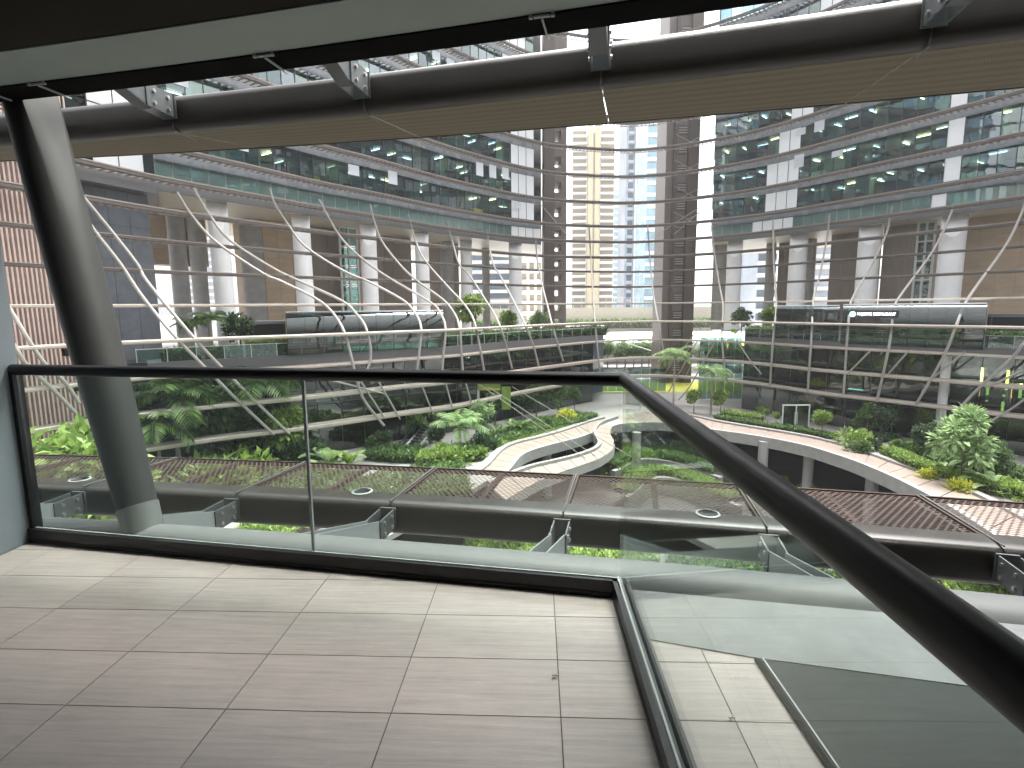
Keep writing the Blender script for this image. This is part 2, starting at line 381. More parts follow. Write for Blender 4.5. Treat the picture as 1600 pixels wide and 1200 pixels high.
child_world(pn, MB().beam((d0.x+.012, d0.y, .011), (dl.x+.012, dl.y, .011), .006, .008).build('edge_strip', 'frame_light'))
child_world(pn, MB().beam((d0.x-.012, d0.y, .008), (dl.x-.012, dl.y, .008), .02, .012).build('edge_gasket', 'black'))
# side wall
wl = [(P0.x, P0.y), (P0.x+WALLD.x*9, P0.y+WALLD.y*9), (P0.x+WALLD.x*9-nW[0]*.3, P0.y+WALLD.y*9-nW[1]*.3), (P0.x-nW[0]*.3, P0.y-nW[1]*.3)]
struct(MB().prism(wl, -.35, 3.3).build('wall_left', 'wall_paint'))
struct(MB().box((0, -5.35, 1.4), (24, .3, 3.6)).build('wall_back', 'wall_paint'))
struct(MB().box((8.2, -1.8, 1.4), (.3, 7.0, 3.6)).build('wall_right', 'wall_paint'))

# curved edge line of our building: E(x, off) runs parallel to the nosing
def E(x, off, z):
    y = 4.71-.205*x-.0075*x*x; d = Vector((1, -.205-.015*x)).normalized(); n = Vector((-d.y, d.x))
    return Vector((x+n.x*off, y+n.y*off, z))
def EU(x, off, z): return E(x, off-.06*x-.11, z)      # the overhead edge runs slightly skew to the one below
def Edir(x):
    d = Vector((1, -.205-.015*x)).normalized(); return Vector((d.x, d.y, 0)), Vector((-d.y, d.x, 0))
XS = [-14+i*.5 for i in range(57)]
def strip(o0, o1, z0, z1, xs=XS):
    a = [E(x, o0-.05*x, 0) for x in xs]; b = [E(x, o1-.05*x, 0) for x in reversed(xs)]
    return MB().prism([(p.x, p.y) for p in a+b], z0, z1)
inner = [E(x, -1.85-.05*x, 0) for x in XS]
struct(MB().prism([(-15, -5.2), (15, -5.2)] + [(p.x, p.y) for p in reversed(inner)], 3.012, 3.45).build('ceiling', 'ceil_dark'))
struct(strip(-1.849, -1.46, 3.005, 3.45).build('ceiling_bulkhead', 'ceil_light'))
struct(strip(-1.459, -1.245, 2.995, 3.45).build('ceiling_fascia', 'black'))
# storey above (keeps the sky off the ceiling void)
struct(strip(-12, -1.25, 3.46, 3.75).build('upper_floor_slab', 'concrete'))
# our own building, unseen; upper mass added to block sky, height shaped for reflections
XB = [-34+i*1.0 for i in range(69)]
def ownwall(z0, z1): 
    a = [E(x, -2.6, 0) for x in XB if -34 <= x <= 30]
    return MB().prism([(p.x, p.y) for p in a] + [(a[-1].x, -30), (a[0].x, -30)], z0, z1)
struct(ownwall(3.76, 21).build('own_building_sky_block', 'spandrel')); struct(ownwall(-17.5, -.5).build('own_building_lower_unseen', 'spandrel'))

# ---- balustrade
bal = thing('glass_balustrade', 'frameless glass balustrade with round black handrail around balcony edge', 'balustrade', P0)
inn = Vector((nR[0], nR[1], 0))*.045            # rail line sits just inside the slab edge
Q0 = P0+inn+RAILD*.02; SD = (P2-P1).normalized()
Q1 = P1+inn+Vector((-.02, 0, 0)); Q2 = P2 + Vector((-.02, 0, 0))
HZ = 1.10
def offv(a, z): return Vector((a.x, a.y, z))
# handrail with a mitred corner
def mitred(pts, r, n=20):
    m = MB(); b = 0; rows = []
    for i, p in enumerate(pts):
        if i == 0: t = (pts[1]-p).normalized(); pl = t
        elif i == len(pts)-1: t = (p-pts[i-1]).normalized(); pl = t
        else:
            t = (p-pts[i-1]).normalized(); pl = (t + (pts[i+1]-p).normalized()).normalized()
        zz = Vector((0, 0, 1)); side = t.cross(zz).normalized(); row = []
        for k in range(n):
            a = 2*math.pi*k/n; q = side*math.cos(a)*r + zz*math.sin(a)*r
            s_ = -(q.dot(pl))/(t.dot(pl)); row.append(p+q+t*s_)
        rows.append(row)
    return m.sweep(rows)
HQ = [offv(Q0, HZ), offv(Q1, HZ), offv(Q2, HZ)]
child_world(bal, mitred(HQ, .034).build('handrail', 'black_metal', smooth=True))
bz = [offv(Q0, 0), offv(Q1, 0), offv(Q2, 0)]
perp = Vector((SD.y, -SD.x, 0))
def chan(a, b):
    d = (b-a).normalized(); s_ = d.cross(Vector((0, 0, 1)))
    m = MB(); m.beam(a+Vector((0, 0, .012)), b+Vector((0, 0, .012)), .10, .022)
    m.beam(a+s_*.034+Vector((0, 0, .05)), b+s_*.034+Vector((0, 0, .05)), .022, .075)
    m.beam(a-s_*.034+Vector((0, 0, .04)), b-s_*.034+Vector((0, 0, .04)), .022, .055)
    return m
for a, b in ((bz[0], bz[1]), (bz[1], bz[2])):
    ch = child_world(bal, chan(a, b).build('base_channel', 'black_metal'))
    d = (b-a).normalized(); s_ = d.cross(Vector((0, 0, 1)))
    sl_ = MB().beam(a+s_*.014+Vector((0, 0, .089)), b+s_*.014+Vector((0, 0, .089)), .008, .006).build('gasket', 'frame_light'); sl_.parent = ch
J = P0 + RAILD*((-1.13-P0.x)/RAILD.x) + inn
def pane(a, b, z0=.03, z1=1.07): return MB().beam(offv(a, (z0+z1)/2), offv(b, (z0+z1)/2), .0172, z1-z0)
child_world(bal, pane(Q0+RAILD*.03, J-RAILD*.006).build('glass_panel', 'rail_glass'))
child_world(bal, pane(J+RAILD*.006, Q1-RAILD*.012).build('glass_panel', 'rail_glass'))
child_world(bal, pane(Q1+SD*.012, Q2).build('glass_panel', 'rail_glass'))
child_world(bal, MB().beam(offv(J, .06), offv(J, 1.07), .014, .02).build('joint_seal', 'bracket_steel'))
child_world(bal, MB().box(offv(Q0, .55)+RAILD*.012, (.03, .06, 1.1), rz=math.atan2(RAILD.y, RAILD.x)).build('end_post', 'black_metal'))
for px, py in ((866, 1056), (1142, 1122)):
    p = atz(px, py, .005)
    tag(MB().box((p.x, p.y, p.z+.006), (.02, .008, .006), rz=.7).box((p.x+.008, p.y-.004, p.z+.007), (.012, .006, .005), rz=-.5).build('dry_leaf', 'leaf_litter'),
        'tiny pale dry leaf on the floor tiles' if px < 1000 else 'small dry leaf fragment lying behind the side glass', 'leaf')

# ---- edge pipe and slanted column
pipe = MB().tube([E(x, -1.55, -.20) for x in XS], .175, 28)
tag(pipe.build('edge_pipe', 'steel_grey', smooth=True), 'thick grey steel pipe running along outside of balcony edge', 'pipe')
cb = atz(226, 800, -.10); ct = atz(48, 165, 3.0)
xb = cb.x
for _ in range(12):
    q = E(xb, -1.55, 0); cbx = aty(226, 800, q.y); xb += (cbx.x-q.x)*.7
cb = E(xb, -1.55, -.2)
ctop = ct + Vector((-.02, .04, 0)); ax = (ctop-cb)
cpts = [cb+ax*t for t in (0, .05, .12, .3, .5, .7, .85, 1.0, 1.1)]
colm = thing('slanted_column', 'slanted round grey steel column beside the left wall', 'column', cb)
m = MB().tube(cpts, [.118, .12, .127, .150, .166, .172, .174, .174, .174], 40).mesh('shaft', True)
bm = bmesh.new(); bm.from_mesh(m)
rt_ = Vector((.9, -.42, .12)).normalized(); pc = cb+ax*.80 + rt_*.168
bmesh.ops.bisect_plane(bm, geom=bm.verts[:]+bm.edges[:]+bm.faces[:], plane_co=pc, plane_no=(rt_+Vector((0, 0, .36))).normalized(), clear_outer=True)
eds = [e for e in bm.edges if e.is_boundary]
bmesh.ops.holes_fill(bm, edges=eds); bmesh.ops.recalc_face_normals(bm, faces=bm.faces); bm.to_mesh(m); bm.free()
m.set_sharp_from_angle(angle=rad(35))
child_world(colm, put('shaft', m, 'column_paint'))
child_world(colm, MB().tube([cb+ax*.028, cb+ax*.09], [.123, .130], 40).build('base_collar', 'steel_grey', smooth=True))
child_world(colm, MB().tube([cb+Vector((0, 0, .06))-RAILD*.26, cb+Vector((0, 0, .06))+RAILD*.02], [.115, .12], 20).build('saddle', 'steel_grey', smooth=True))

# ---- louvre canopies below and above
PROF = [(.13, 0), (.06, -.008), (.018, -.035), (0, -.08), (0, -.25), (.018, -.29), (.06, -.314), (.12, -.32), (.30, -.32), (.30, -.002)]
PROFU = PROF[:7] + [(.12, -.318), (.14, -.30), (.14, -.002)]
def xof(px, py, z): return atz(px, py, z).x
low_x = [-9.0, -7.2] + [xof(px, py, -.45) for px, py in ((128, 772), (356, 790), (604, 804), (880, 822), (1212, 852), (1594, 884))] + [5.6, 7.6, 9.6]
up_x = [-9.2, -7.3, -5.6] + [xof(px, py, 3.2) for px, py in ((228, 168), (560, 145), (953, 96), (1468, 50))] + [4.9, 6.8]
def canopy(root, zt, bx, mesh_panel):
    EE = E if mesh_panel else EU
    for a, b in zip(bx[:-1], bx[1:]):
        a2, b2 = a+.005, b-.005
        xs = [a2+(b2-a2)*k/6 for k in range(7)]
        child_world(root, MB().sweep([[EE(x, o, zt+z) for o, z in (PROF if mesh_panel else PROFU)] for x in xs]).build('nosing', 'bronze', smooth=True))
        if mesh_panel:
            rows = 21; o0, o1 = .31, 1.36; per = .062; n = max(4, int((b-a)/per*2)); mb = MB()
            for j in range(rows):
                oc = o0+.04+(o1-o0-.06)*j/(rows-1); zz = zt-.02-.05*(oc-o0)/(o1-o0)
                prev = None
                for k in range(n+1):
                    x = a+.04+(b-a-.08)*k/n; w = (1 if (k+j) % 2 else -1)
                    off = oc+w*.0105
                    q0 = EE(x, off-.0135, zz+.001); q1 = EE(x, off+.0135, zz-.001)
                    if prev: 
                        bb = len(mb.v); mb.v += [tuple(prev[0]), tuple(q0), tuple(q1), tuple(prev[1])]; mb.f.append((bb, bb+1, bb+2, bb+3))
                    prev = (q0, q1)
            o = child_world(root, mb.build('mesh_panel', 'mesh_brown', raw=True)); o['kind'] = 'stuff'
            f = MB()
            for xe, wd in ((a+.022, .022), (b-.022, .022), ((a+b)/2, .05)):
                if wd == .05:
                    f.beam(EE(xe-.02, o0, zt-.06), EE(xe-.02, o1, zt-.10), .05, .05); continue
                f.beam(EE(xe, o0, zt-.03), EE(xe, o1, zt-.08), wd, .05)
            f.beam(E(a+.006, o1+.01, zt-.085), E(b-.006, o1+.01, zt-.085), .022, .06)
            child_world(root, f.build('panel_frame', 'mesh_brown'))
        else:
            xs = [a+.006+(b-a-.012)*k/6 for k in range(7)]
            child_world(root, MB().sweep([[EE(x, .142, zt-.312), E(x, 1.33, zt-.14), E(x, 1.33, zt-.125), EE(x, .142, zt-.295)] for x in xs]).build('perforated_panel', 'perf'))
            child_world(root, MB().sweep([[E(x, 1.332, zt-.145), E(x, 1.355, zt-.145), E(x, 1.355, zt-.06), E(x, 1.332, zt-.06)] for x in xs]).build('panel_edge', 'black_metal'))
    for x in bx:
        d, n = Edir(x); br = MB()
        for s_ in (-1, 1):
            o_ = d*(.055*s_)
            rowsv = []
            A0 = EE(x, -1.42, zt+.10)+o_; A1 = EE(x, -1.42, zt+.30)+o_; B0 = EE(x, -.34, zt-.23)+o_; B1 = EE(x, -.34, zt-.035)+o_
            th = d*.006
            br.add([A0-th, A1-th, B1-th, B0-th, A0+th, A1+th, B1+th, B0+th], [(0, 1, 2, 3), (4, 7, 6, 5), (0, 4, 5, 1), (1, 5, 6, 2), (2, 6, 7, 3), (3, 7, 4, 0)])
        A0 = EE(x, -1.42, zt+.10); B0 = EE(x, -.30, zt-.235)
        br.beam(A0, B0, .122, .012)
        bo = child_world(root, br.build('bracket', 'bracket_steel' if mesh_panel else 'bolt_plate'))
        pl = MB()
        for s_ in (-1, 1):
            pl.box(EE(x, -.20, zt-.13)+d*(.066*s_), (.012, .30, .19), rz=math.atan2(d.y, d.x))
        pl.box(EE(x, -.02, zt-.13), (.15, .02, .2), rz=math.atan2(d.y, d.x))
        po = pl.build('end_plate', 'bolt_plate'); po.parent = bo
        for s_ in (-1, 1):
            for oo in (-.11, -.27):
                for zz in (-.08, -.18):
                    c = EE(x, oo, zt+zz)+d*(.072*s_)
                    b_ = MB().tube([c, c+d*(.014*s_)], .017, 6).build('bolt', 'bolt'); b_.parent = bo
        cl = MB().tube([EE(x, .03, zt+.012), EE(x, .3, zt+.0), EE(x, 1.36, zt-.045)] if mesh_panel else [EE(x, -.005, zt-.1), EE(x, .02, zt-.325), EE(x, .3, zt-.335)], .007, 6)
        child_world(root, cl.build('joint_rod', 'bolt_plate'))
ZL = -.38
clow = thing('louvre_canopy', 'brown expanded mesh sunshade ledge with bronze nosing below the balcony', 'sunshade', E(0, 0, ZL))
canopy(clow, ZL, low_x, True)
cup = thing('louvre_canopy', 'bronze nosed sunshade overhead with perforated brown underside', 'sunshade', E(0, 0, ZL+3.9))
canopy(cup, ZL+3.82, up_x, False)
# clips of the overhead brackets along the fascia
for px, py in ((12, 140), (94, 128), (470, 80), (940, 16)):
    p = atz(px, py, 2.98); x = p.x; d, n = Edir(x); m = MB()
    m.box(E(x, -1.455-.05*x, 2.992), (.09, .015, .012), rz=math.atan2(d.y, d.x)); m.box(E(x, -1.33-.05*x, 2.985), (.009, .24, .012), rz=math.atan2(d.y, d.x))
    m.box(E(x-.06, -1.46-.05*x, 2.992), (.018, .018, .018), rz=math.atan2(d.y, d.x)); m.box(E(x+.06, -1.46-.05*x, 2.992), (.018, .018, .018), rz=math.atan2(d.y, d.x))
    child_world(cup, m.build('fascia_clip', 'bracket_steel'))
for (px, py), lab in zip(((125, 751), (566, 770), (1106, 805)), ('oval metal light fitting on the mesh ledge beside the slanted column', 'round metal light fitting on mesh ledge below the middle glass', 'round metal light fitting on mesh ledge seen through side glass')):
    p = atz(px, py, ZL-.01); t = thing('ledge_light', lab, 'light fitting', p, 0, 'light fittings on the mesh ledge')
    n = 28; r_ = [[(ro*math.cos(2*math.pi*k/n), ro*math.sin(2*math.pi*k/n), z) for k in range(n)] for ro, z in ((.105, -.01), (.105, .018), (.085, .022), (.078, -.06))]
    MB().sweep(r_, closed=True, caps=False).build('bezel', 'bracket_steel', t, True)
    MB().tube([(0, 0, -.075), (0, 0, -.06)], .09, 24).build('can', 'black_metal', t)
    MB().tube([(0, -.01, -.06), (0, -.01, -.02), (0, -.01, -.005)], [.055, .05, .03], 20).build('lens', 'blind', t, True)

# ================================================================== THE COURT: ring curves (polar about the camera)
UPTS = [(-35, 14), (-34.5, 20), (-33, 28), (-30, 37), (-27, 44.5), (-23, 51), (-19, 57.5), (-14, 64), (-5, 76), (4, 85), (12, 88.5), (21, 89.5), (34, 81.5), (43, 67.5), (50, 55.5), (56, 43), (60, 31), (62, 20)]
LPTS = [(-33, 13), (-32, 19), (-30, 27), (-26, 35), (-22, 39), (-16, 43), (-10, 48), (-5, 52), (0, 58.5), (6, 65), (11, 70), (17, 73.5), (23, 71.5), (29, 66), (33, 57.5), (39, 49), (43, 43), (47, 34), (50, 25), (52, 16)]
def polar(pts):
    pl = [(math.atan2(x, y), math.hypot(x, y)) for x, y in pts]
    xs = [p[0] for p in pl]; ys = [p[1] for p in pl]; n = len(xs)
    # natural-ish slopes for a cubic Hermite curve
    mm = [(ys[min(i+1, n-1)]-ys[max(i-1, 0)])/(xs[min(i+1, n-1)]-xs[max(i-1, 0)]) for i in range(n)]
    def f(t):
        t = max(xs[0], min(xs[-1], t)); i = 0
        while i < n-2 and t > xs[i+1]: i += 1
        h = xs[i+1]-xs[i]; u = (t-xs[i])/h
        return ((1+2*u)*(1-u)**2)*ys[i] + (u*(1-u)**2)*h*mm[i] + (u*u*(3-2*u))*ys[i+1] + (u*u*(u-1))*h*mm[i+1]
    return f
RU = polar(UPTS); RL = polar(LPTS)
def rr(th, z):
    zr = z-CAMZ
    tab = [(-20, 0), (-2.05, 0), (.4, .3), (2.85, .55), (5.3, .8), (8, 1), (99, 1)]
    for (a, wa), (b, wb) in zip(tab[:-1], tab[1:]):
        if zr <= b:
            w = wa+(wb-wa)*(zr-a)/(b-a); break
    return RU(th)*w + RL(th)*(1-w)
def RP(th, r, z): return Vector((math.sin(th)*r, math.cos(th)*r, z))
def thx(px): # azimuth of a photo column at horizon height
    d = ray(px, 480); return math.atan2(d.x, d.y)
def arcpts(t0, t1, n): return [t0+(t1-t0)*i/n for i in range(n+1)]
def bowl(px, py, off=0.0):
    """where the ray through a photo pixel meets the ring surface"""
    d = ray(px, py); th = math.atan2(d.x, d.y); h = math.hypot(d.x, d.y); lo, hi = 20, 140
    for _ in range(40):
        t = (lo+hi)/2
        if t < rr(th, CAMZ+d.z/h*t)+off: lo = t
        else: hi = t
    return CAM + d*(lo/h)
def arcslab(name, m, t0, t1, ri, ro, z0, z1, parent=None, n=60):
    ts = arcpts(t0, t1, n)
    a = [RP(t, ri(t), 0) for t in ts]; b = [RP(t, ro(t), 0) for t in reversed(ts)]
    return MB().prism([(p.x, p.y) for p in a+b], z0, z1).build(name, m, parent)
def arcwall(name, m, t0, t1, r, th_, z0, z1, parent=None, n=60):
    return arcslab(name, m, t0, t1, r, lambda t: r(t)+th_, z0, z1, parent, n)
def walk(t0, t1, r, step, z=0):
    """points spaced 'step' metres along an arc: (centre, direction angle, azimuth)"""
    ts = arcpts(t0, t1, 500); P = [RP(t, r(t), z) for t in ts]; out = []; acc = 0; nxt = 0; last = P[0]; lt = ts[0]; pts = [(P[0], ts[0])]
    for p, t in zip(P[1:], ts[1:]):
        seg = (p-last).length
        while acc+seg >= step:
            u = (step-acc)/seg; last = last.lerp(p, u); lt = lt+(t-lt)*u; pts.append((last.copy(), lt)); seg = (p-last).length; acc = 0
        acc += seg; last = p; lt = t
    for (a, ta), (b, tb) in zip(pts[:-1], pts[1:]):
        d = b-a; out.append(((a+b)/2, math.atan2(d.y, d.x), (ta+tb)/2))
    return out

# ---- the screen of horizontal ring bands and their struts
scr_ = thing('ring_screen', 'pale steel ring bands and slanting struts sweeping across the whole court', 'steel screen', RP(0, RL(0), -11.8))
RZ = [44.3, 40.3, 36.3, 32.3, 28.3, 24.3, 20.3, 16.3, 12.65, 10.2, 7.75, 5.3, 2.85, .4, -2.05, -4.5, -6.95, -9.4]
TA, TB = rad(-62), rad(62)
for k, zr in enumerate(RZ):
    z = zr+CAMZ; ts = arcpts(TA, TB, 130); wd = 1.75 if zr > -3 else 1.4; up_, dn_ = (.20, .22) if abs(zr) > 6 else (.13, .16)
    tall = .20 if zr < -3 else .22
    prof = [(0, -dn_*.6), (.06, -dn_), (.20, -dn_), (.20, up_*.5), (.06, up_*.5), (0, up_*.3)]
    rows = [[RP(t, rr(t, z)+o, z+q) for o, q in prof] for t in ts]
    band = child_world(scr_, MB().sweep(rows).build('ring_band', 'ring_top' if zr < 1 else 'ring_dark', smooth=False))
    sub = []
    if zr < 1:
        rows = [[RP(t, rr(t, z)+o, z+q) for o, q in ((.205, .03), (wd-.1, .03), (wd-.1, .06), (.205, .06))] for t in ts]
        sub.append(MB().sweep(rows).build('perforated_top', 'ring_top'))
    rows = [[RP(t, rr(t, z)+o, z+q) for o, q in ((wd-.09, -.05), (wd+.02, -.05), (wd+.02, .05), (wd-.09, .05))] for t in ts]
    sub.append(MB().sweep(rows).build('outer_rail', 'ring_slat'))
    sl_ = MB()
    for c, a, t in walk(TA, TB, lambda t_: rr(t_, z)+wd*.52, .62, z):
        sl_.box((c.x, c.y, z-.035), (.16, wd-.30, .06), rz=a)
    so_ = sl_.build('slats', 'ring_slat'); so_['kind'] = 'stuff'; sub.append(so_)
    if zr > 1:
        rows = [[RP(t, rr(t, z)+o, z+q) for o, q in ((-.02, up_*.5+.005), (.12, up_*.5+.005), (.12, up_), (-.02, up_))] for t in ts]
        sub.append(MB().sweep(rows).build('nose_rail', 'ring_slat'))
    for o in sub: o.parent = band
STRUTS = [
 [(302, 294), (326, 334), (360, 376), (428, 420), (470, 440), (534, 470), (558, 492), (573, 516), (579, 562), (560, 600)],
 [(276, 300), (302, 340), (340, 380), (412, 428), (440, 440), (502, 472), (534, 510), (550, 562), (566, 620), (600, 665)],
 [(421, 294), (428, 316), (448, 348), (478, 386), (538, 424), (580, 442), (628, 468), (646, 486), (658, 512), (654, 558), (650, 590)],
 [(498, 312), (510, 334), (530, 368), (554, 394), (598, 428), (672, 472), (688, 490), (696, 512), (693, 552), (690, 590)],
 [(578, 320), (586, 350), (596, 376), (620, 408), (648, 436), (692, 468), (710, 490), (718, 512), (721, 552), (724, 590)],
 [(638, 336), (648, 372), (662, 404), (696, 444), (724, 474), (740, 500), (750, 544), (756, 578)],
 [(698, 346), (708, 382), (718, 414), (732, 428), (758, 468), (772, 490), (782, 512), (792, 544), (800, 576)],
 [(761, 358), (764, 384), (772, 416), (780, 428), (802, 470), (818, 502), (832, 536), (842, 572)],
 [(837, 374), (839, 400), (846, 440), (856, 480), (866, 520), (880, 564)],
 [(920, 350), (923, 400), (928, 480), (932, 530), (938, 586)],
 [(1012, 352), (1015, 400), (1020, 452), (1028, 500), (1038, 556)],
 [(1112, 352), (1113, 366), (1117, 400), (1124, 444), (1130, 480), (1128, 528), (1134, 598)],
 [(1208, 342), (1209, 410), (1211, 440), (1213, 480), (1208, 530), (1203, 605)],
 [(1296, 334), (1294, 360), (1290, 384), (1280, 434), (1271, 468), (1268, 526), (1262, 612)],
 [(1394, 322), (1384, 368), (1354, 428), (1332, 466), (1326, 500), (1318, 616)],
 [(1490, 318), (1484, 338), (1458, 392), (1404, 466), (1396, 490), (1389, 542), (1370, 628)],
 [(1606, 300), (1596, 334), (1570, 386), (1514, 464), (1496, 504), (1474, 558), (1430, 634)],
 [(1690, 450), (1640, 500), (1600, 536), (1584, 556), (1530, 606), (1490, 648)],
 [(1660, 560), (1600, 624), (1552, 656)], 
 [(122, 298), (170, 356), (214, 412), (230, 440), (296, 520), (346, 574), (400, 628), (452, 678)],
 [(100, 290), (128, 332), (152, 366), (188, 412), (220, 460), (270, 522), (318, 572), (374, 628), (428, 679)],
 [(-20, 430), (16, 484), (44, 530), (70, 568), (100, 596), (124, 630)],
 [(-10, 490), (26, 546), (40, 568), (88, 614), (132, 660)],
 [(500, 590), (560, 605), (600, 615)], [(560, 590), (600, 652)], [(588, 590), (625, 655)], [(660, 605), (676, 645)], [(694, 590), (707, 638)], [(728, 600), (736, 628)],
 [(1360, 548), (1326, 582)], [(1420, 548), (1388, 584)], [(1508, 550), (1460, 588)], [(1640, 560), (1540, 606)],
 [(1150, 530), (1170, 560), (1190, 585)], [(1118, 532), (1080, 600), (1060, 625)], [(1090, 532), (1045, 612)],
]
for pts in STRUTS:
    q = catmull([bowl(px, py, .02) for px, py in pts], 4)
    short = len(pts) <= 4
    child_world(scr_, MB().tube(q, .085 if short else .118, 8).build('strut', 'strut', smooth=True))
# stay cables in front of the lower bands
for i, (a, b) in enumerate((((748, 600), (915, 716)), ((762, 604), (930, 712)), ((800, 604), (990, 716)))):
    pa = bowl(*a, -1.5); pb = atz(b[0], b[1], -11.6)
    tag(MB().tube([pa, pb], .035, 5).build('stay_cable', 'strut'), ('lowest stay cable slanting over the curved footbridge', 'middle stay cable slanting over the curved footbridge', 'uppermost stay cable slanting towards the loop of the footbridge')[i], 'cable', 'stay cables')

# ---- towers
def FU(t): return RU(t)+2.6
UNIT = {}
def pane_mesh(w, h, key):
    if (w, h, key) not in UNIT:
        me = MB().box((0, 0, h/2), (w, .03, h)).mesh('pane'); me.materials.append(MATS[key]); UNIT[(w, h, key)] = me
    return UNIT[(w, h, key)]
def unit_box(name, d, key):
    k = (name, d, key)
    if k not in UNIT:
        me = MB().box((0, 0, 0), d).mesh(name); me.materials.append(MATS[key]); UNIT[k] = me
    return UNIT[k]
SOFZ = 9.75+CAMZ
FLO = [12.65, 16.3, 20.3, 24.3, 28.3, 32.3, 36.3, 40.3, 44.3]
def tower(label, t0, t1, mirror, seed, maxfl, side=None):
    rnd = random.Random(seed)
    T = thing('office_tower', label, 'building', RP((t0+t1)/2, FU((t0+t1)/2), -2.6))
    def W_(o): return child_world(T, o)
    W_(arcslab('soffit', 'soffit', t0, t1, lambda t: FU(t)+.1, lambda t: FU(t)+26, SOFZ, SOFZ+.3))
    W_(arcwall('slab_edge', 'slab_edge', t0, t1, lambda t: FU(t)-.15, .25, SOFZ-.05, SOFZ+.55))
    # low row of translucent greenish panes just above the soffit
    W_(arcwall('ledge_wall', 'mint', t0, t1, lambda t: FU(t)+.5, .2, SOFZ+.6, 12.65+CAMZ))
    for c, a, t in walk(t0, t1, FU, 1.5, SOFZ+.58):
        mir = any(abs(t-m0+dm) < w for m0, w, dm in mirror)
        put('translucent_pane', pane_mesh(1.36, 1.75, 'sky_reflection_pane' if mir else 'green_pane'), None, T); o = T.children[-1]
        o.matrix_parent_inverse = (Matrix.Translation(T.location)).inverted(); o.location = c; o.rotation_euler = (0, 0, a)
    zf = [z+CAMZ for z in FLO]
    cnt = 0
    for i in range(len(zf)-1):
        if i >= maxfl: break
        z0, z1 = zf[i], zf[i+1]
        W_(arcslab('floor_slab', 'office_ceiling', t0, t1, lambda t: FU(t)+.12, lambda t: FU(t)+14, z0-.12, z0+.12, n=40))
        W_(arcwall('spandrel', 'spandrel', t0, t1, lambda t: FU(t)-.03, .1, z0-.45, z0+.62))
        W_(arcwall('spandrel_rail', 'frame_dark', t0, t1, lambda t: FU(t)-.07, .1, z0+.625, z0+.70))
        W_(arcwall('back_wall', 'office_wall', t0, t1, lambda t: FU(t)+9, .2, z0+.13, z1-.13, n=30))
        h = z1-z0-.45-.72
        big = i < 5
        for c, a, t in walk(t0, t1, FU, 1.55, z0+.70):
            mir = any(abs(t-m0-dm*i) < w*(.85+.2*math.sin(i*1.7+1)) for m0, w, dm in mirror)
            o = put('window_pane', pane_mesh(1.50, round(h, 2), 'sky_reflection_pane' if mir else rnd.choice(('tower_glass', 'tower_glass', 'tower_glass_b', 'tower_glass_c'))), None, T)
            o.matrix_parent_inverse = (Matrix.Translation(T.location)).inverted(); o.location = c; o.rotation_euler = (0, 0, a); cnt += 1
        mu = MB(); fu = {}
        for c, a, t in walk(t0, t1, lambda t_: FU(t_)-.03, 1.55, z0):
            e = c - Vector((math.cos(a), math.sin(a), 0))*.775
            mu.box((e.x, e.y, z0+.7+h/2), (.05, .10, h), rz=a)
        W_(mu.build('mullions', 'frame_dark'))['kind'] = 'stuff'
        if not big: continue
        # ceiling lights, furniture and partitions inside
        for c, a, t in walk(t0, t1, lambda t_: FU(t_)+3.0, 2.6, z0):
            u = Vector((-math.sin(a), math.cos(a), 0)); 
            if u.dot(c) < 0: u = -u
            if rnd.random() < .8:
                k = rnd.choice((0, 1.6, 3.4)); q = c+u*k
                put('ceiling_lamp', unit_box('ceiling_lamp', (.14, 1.5, .05), rnd.choice(('lamp_warm', 'lamp_white'))), None, T, q - T.location + Vector((0, 0, z1-z0-.32)), a+rnd.choice((0, .0, 1.57)))
            if rnd.random() < .75:
                q = c - u*rnd.uniform(.5, 2.0); w = rnd.uniform(.8, 2.0); hh = rnd.uniform(.9, 1.35)
                fu.setdefault(rnd.choice(('desk_white', 'desk_dark', 'desk_dark', 'desk_yellow', 'desk_dark')), MB()).box((q.x, q.y, z0+.12+hh/2), (w, .5, hh), rz=a)
            if rnd.random() < .34:
                q = c - u*rnd.uniform(-1.5, 1.5); fu.setdefault('partition_green', MB()).box((q.x, q.y, z0+1.7), (.1 if rnd.random() < .5 else 1.4, 1.8, 3.1), rz=a)
            if rnd.random() < .22:
                q = c - u*2.7; fu.setdefault('blind', MB()).box((q.x, q.y, z1-.45-rnd.uniform(.3, .9)), (1.35, .04, rnd.uniform(.7, 1.9)), rz=a)
        for k_, mb in fu.items():
            W_(mb.build({'partition_green': 'partitions', 'blind': 'window_blinds'}.get(k_, 'office_furniture'), k_))['kind'] = 'stuff'
    if side:
        # end face of the tower, turned to the gap
        a0 = RP(side, FU(side), 0); dirn = (a0 - Vector((0, 0, 0))).normalized()
        tt = Vector((math.cos(side), -math.sin(side), 0))
        q = Vector((math.sin(side-.35), math.cos(side-.35), 0)) if False else dirn
        for i in range(maxfl):
            z0, z1 = (zf[i], zf[i+1])
            for k in range(6):
                c = a0 + dirn*(.8+1.5*k) - tt*(.1+.02*k) 
                o = put('end_pane', pane_mesh(1.46, round(z1-z0-.3, 2), 'tower_glass_side'), None, T)
                o.matrix_parent_inverse = (Matrix.Translation(T.location)).inverted(); o.location = (c.x, c.y, z0+.2); o.rotation_euler = (0, 0, math.atan2(dirn.y, dirn.x))
        m = MB()
        for i in range(maxfl+1):
            c = a0 + dirn*4.6; m.box((c.x-tt.x*.1, c.y-tt.y*.1, zf[i]), (9.2, .2, .28), rz=math.atan2(dirn.y, dirn.x))
        W_(m.build('end_floor_bands', 'slab_edge'))
    return T
tl0, tl1, tr0, tr1 = thx(262), thx(846), thx(1108), rad(58)
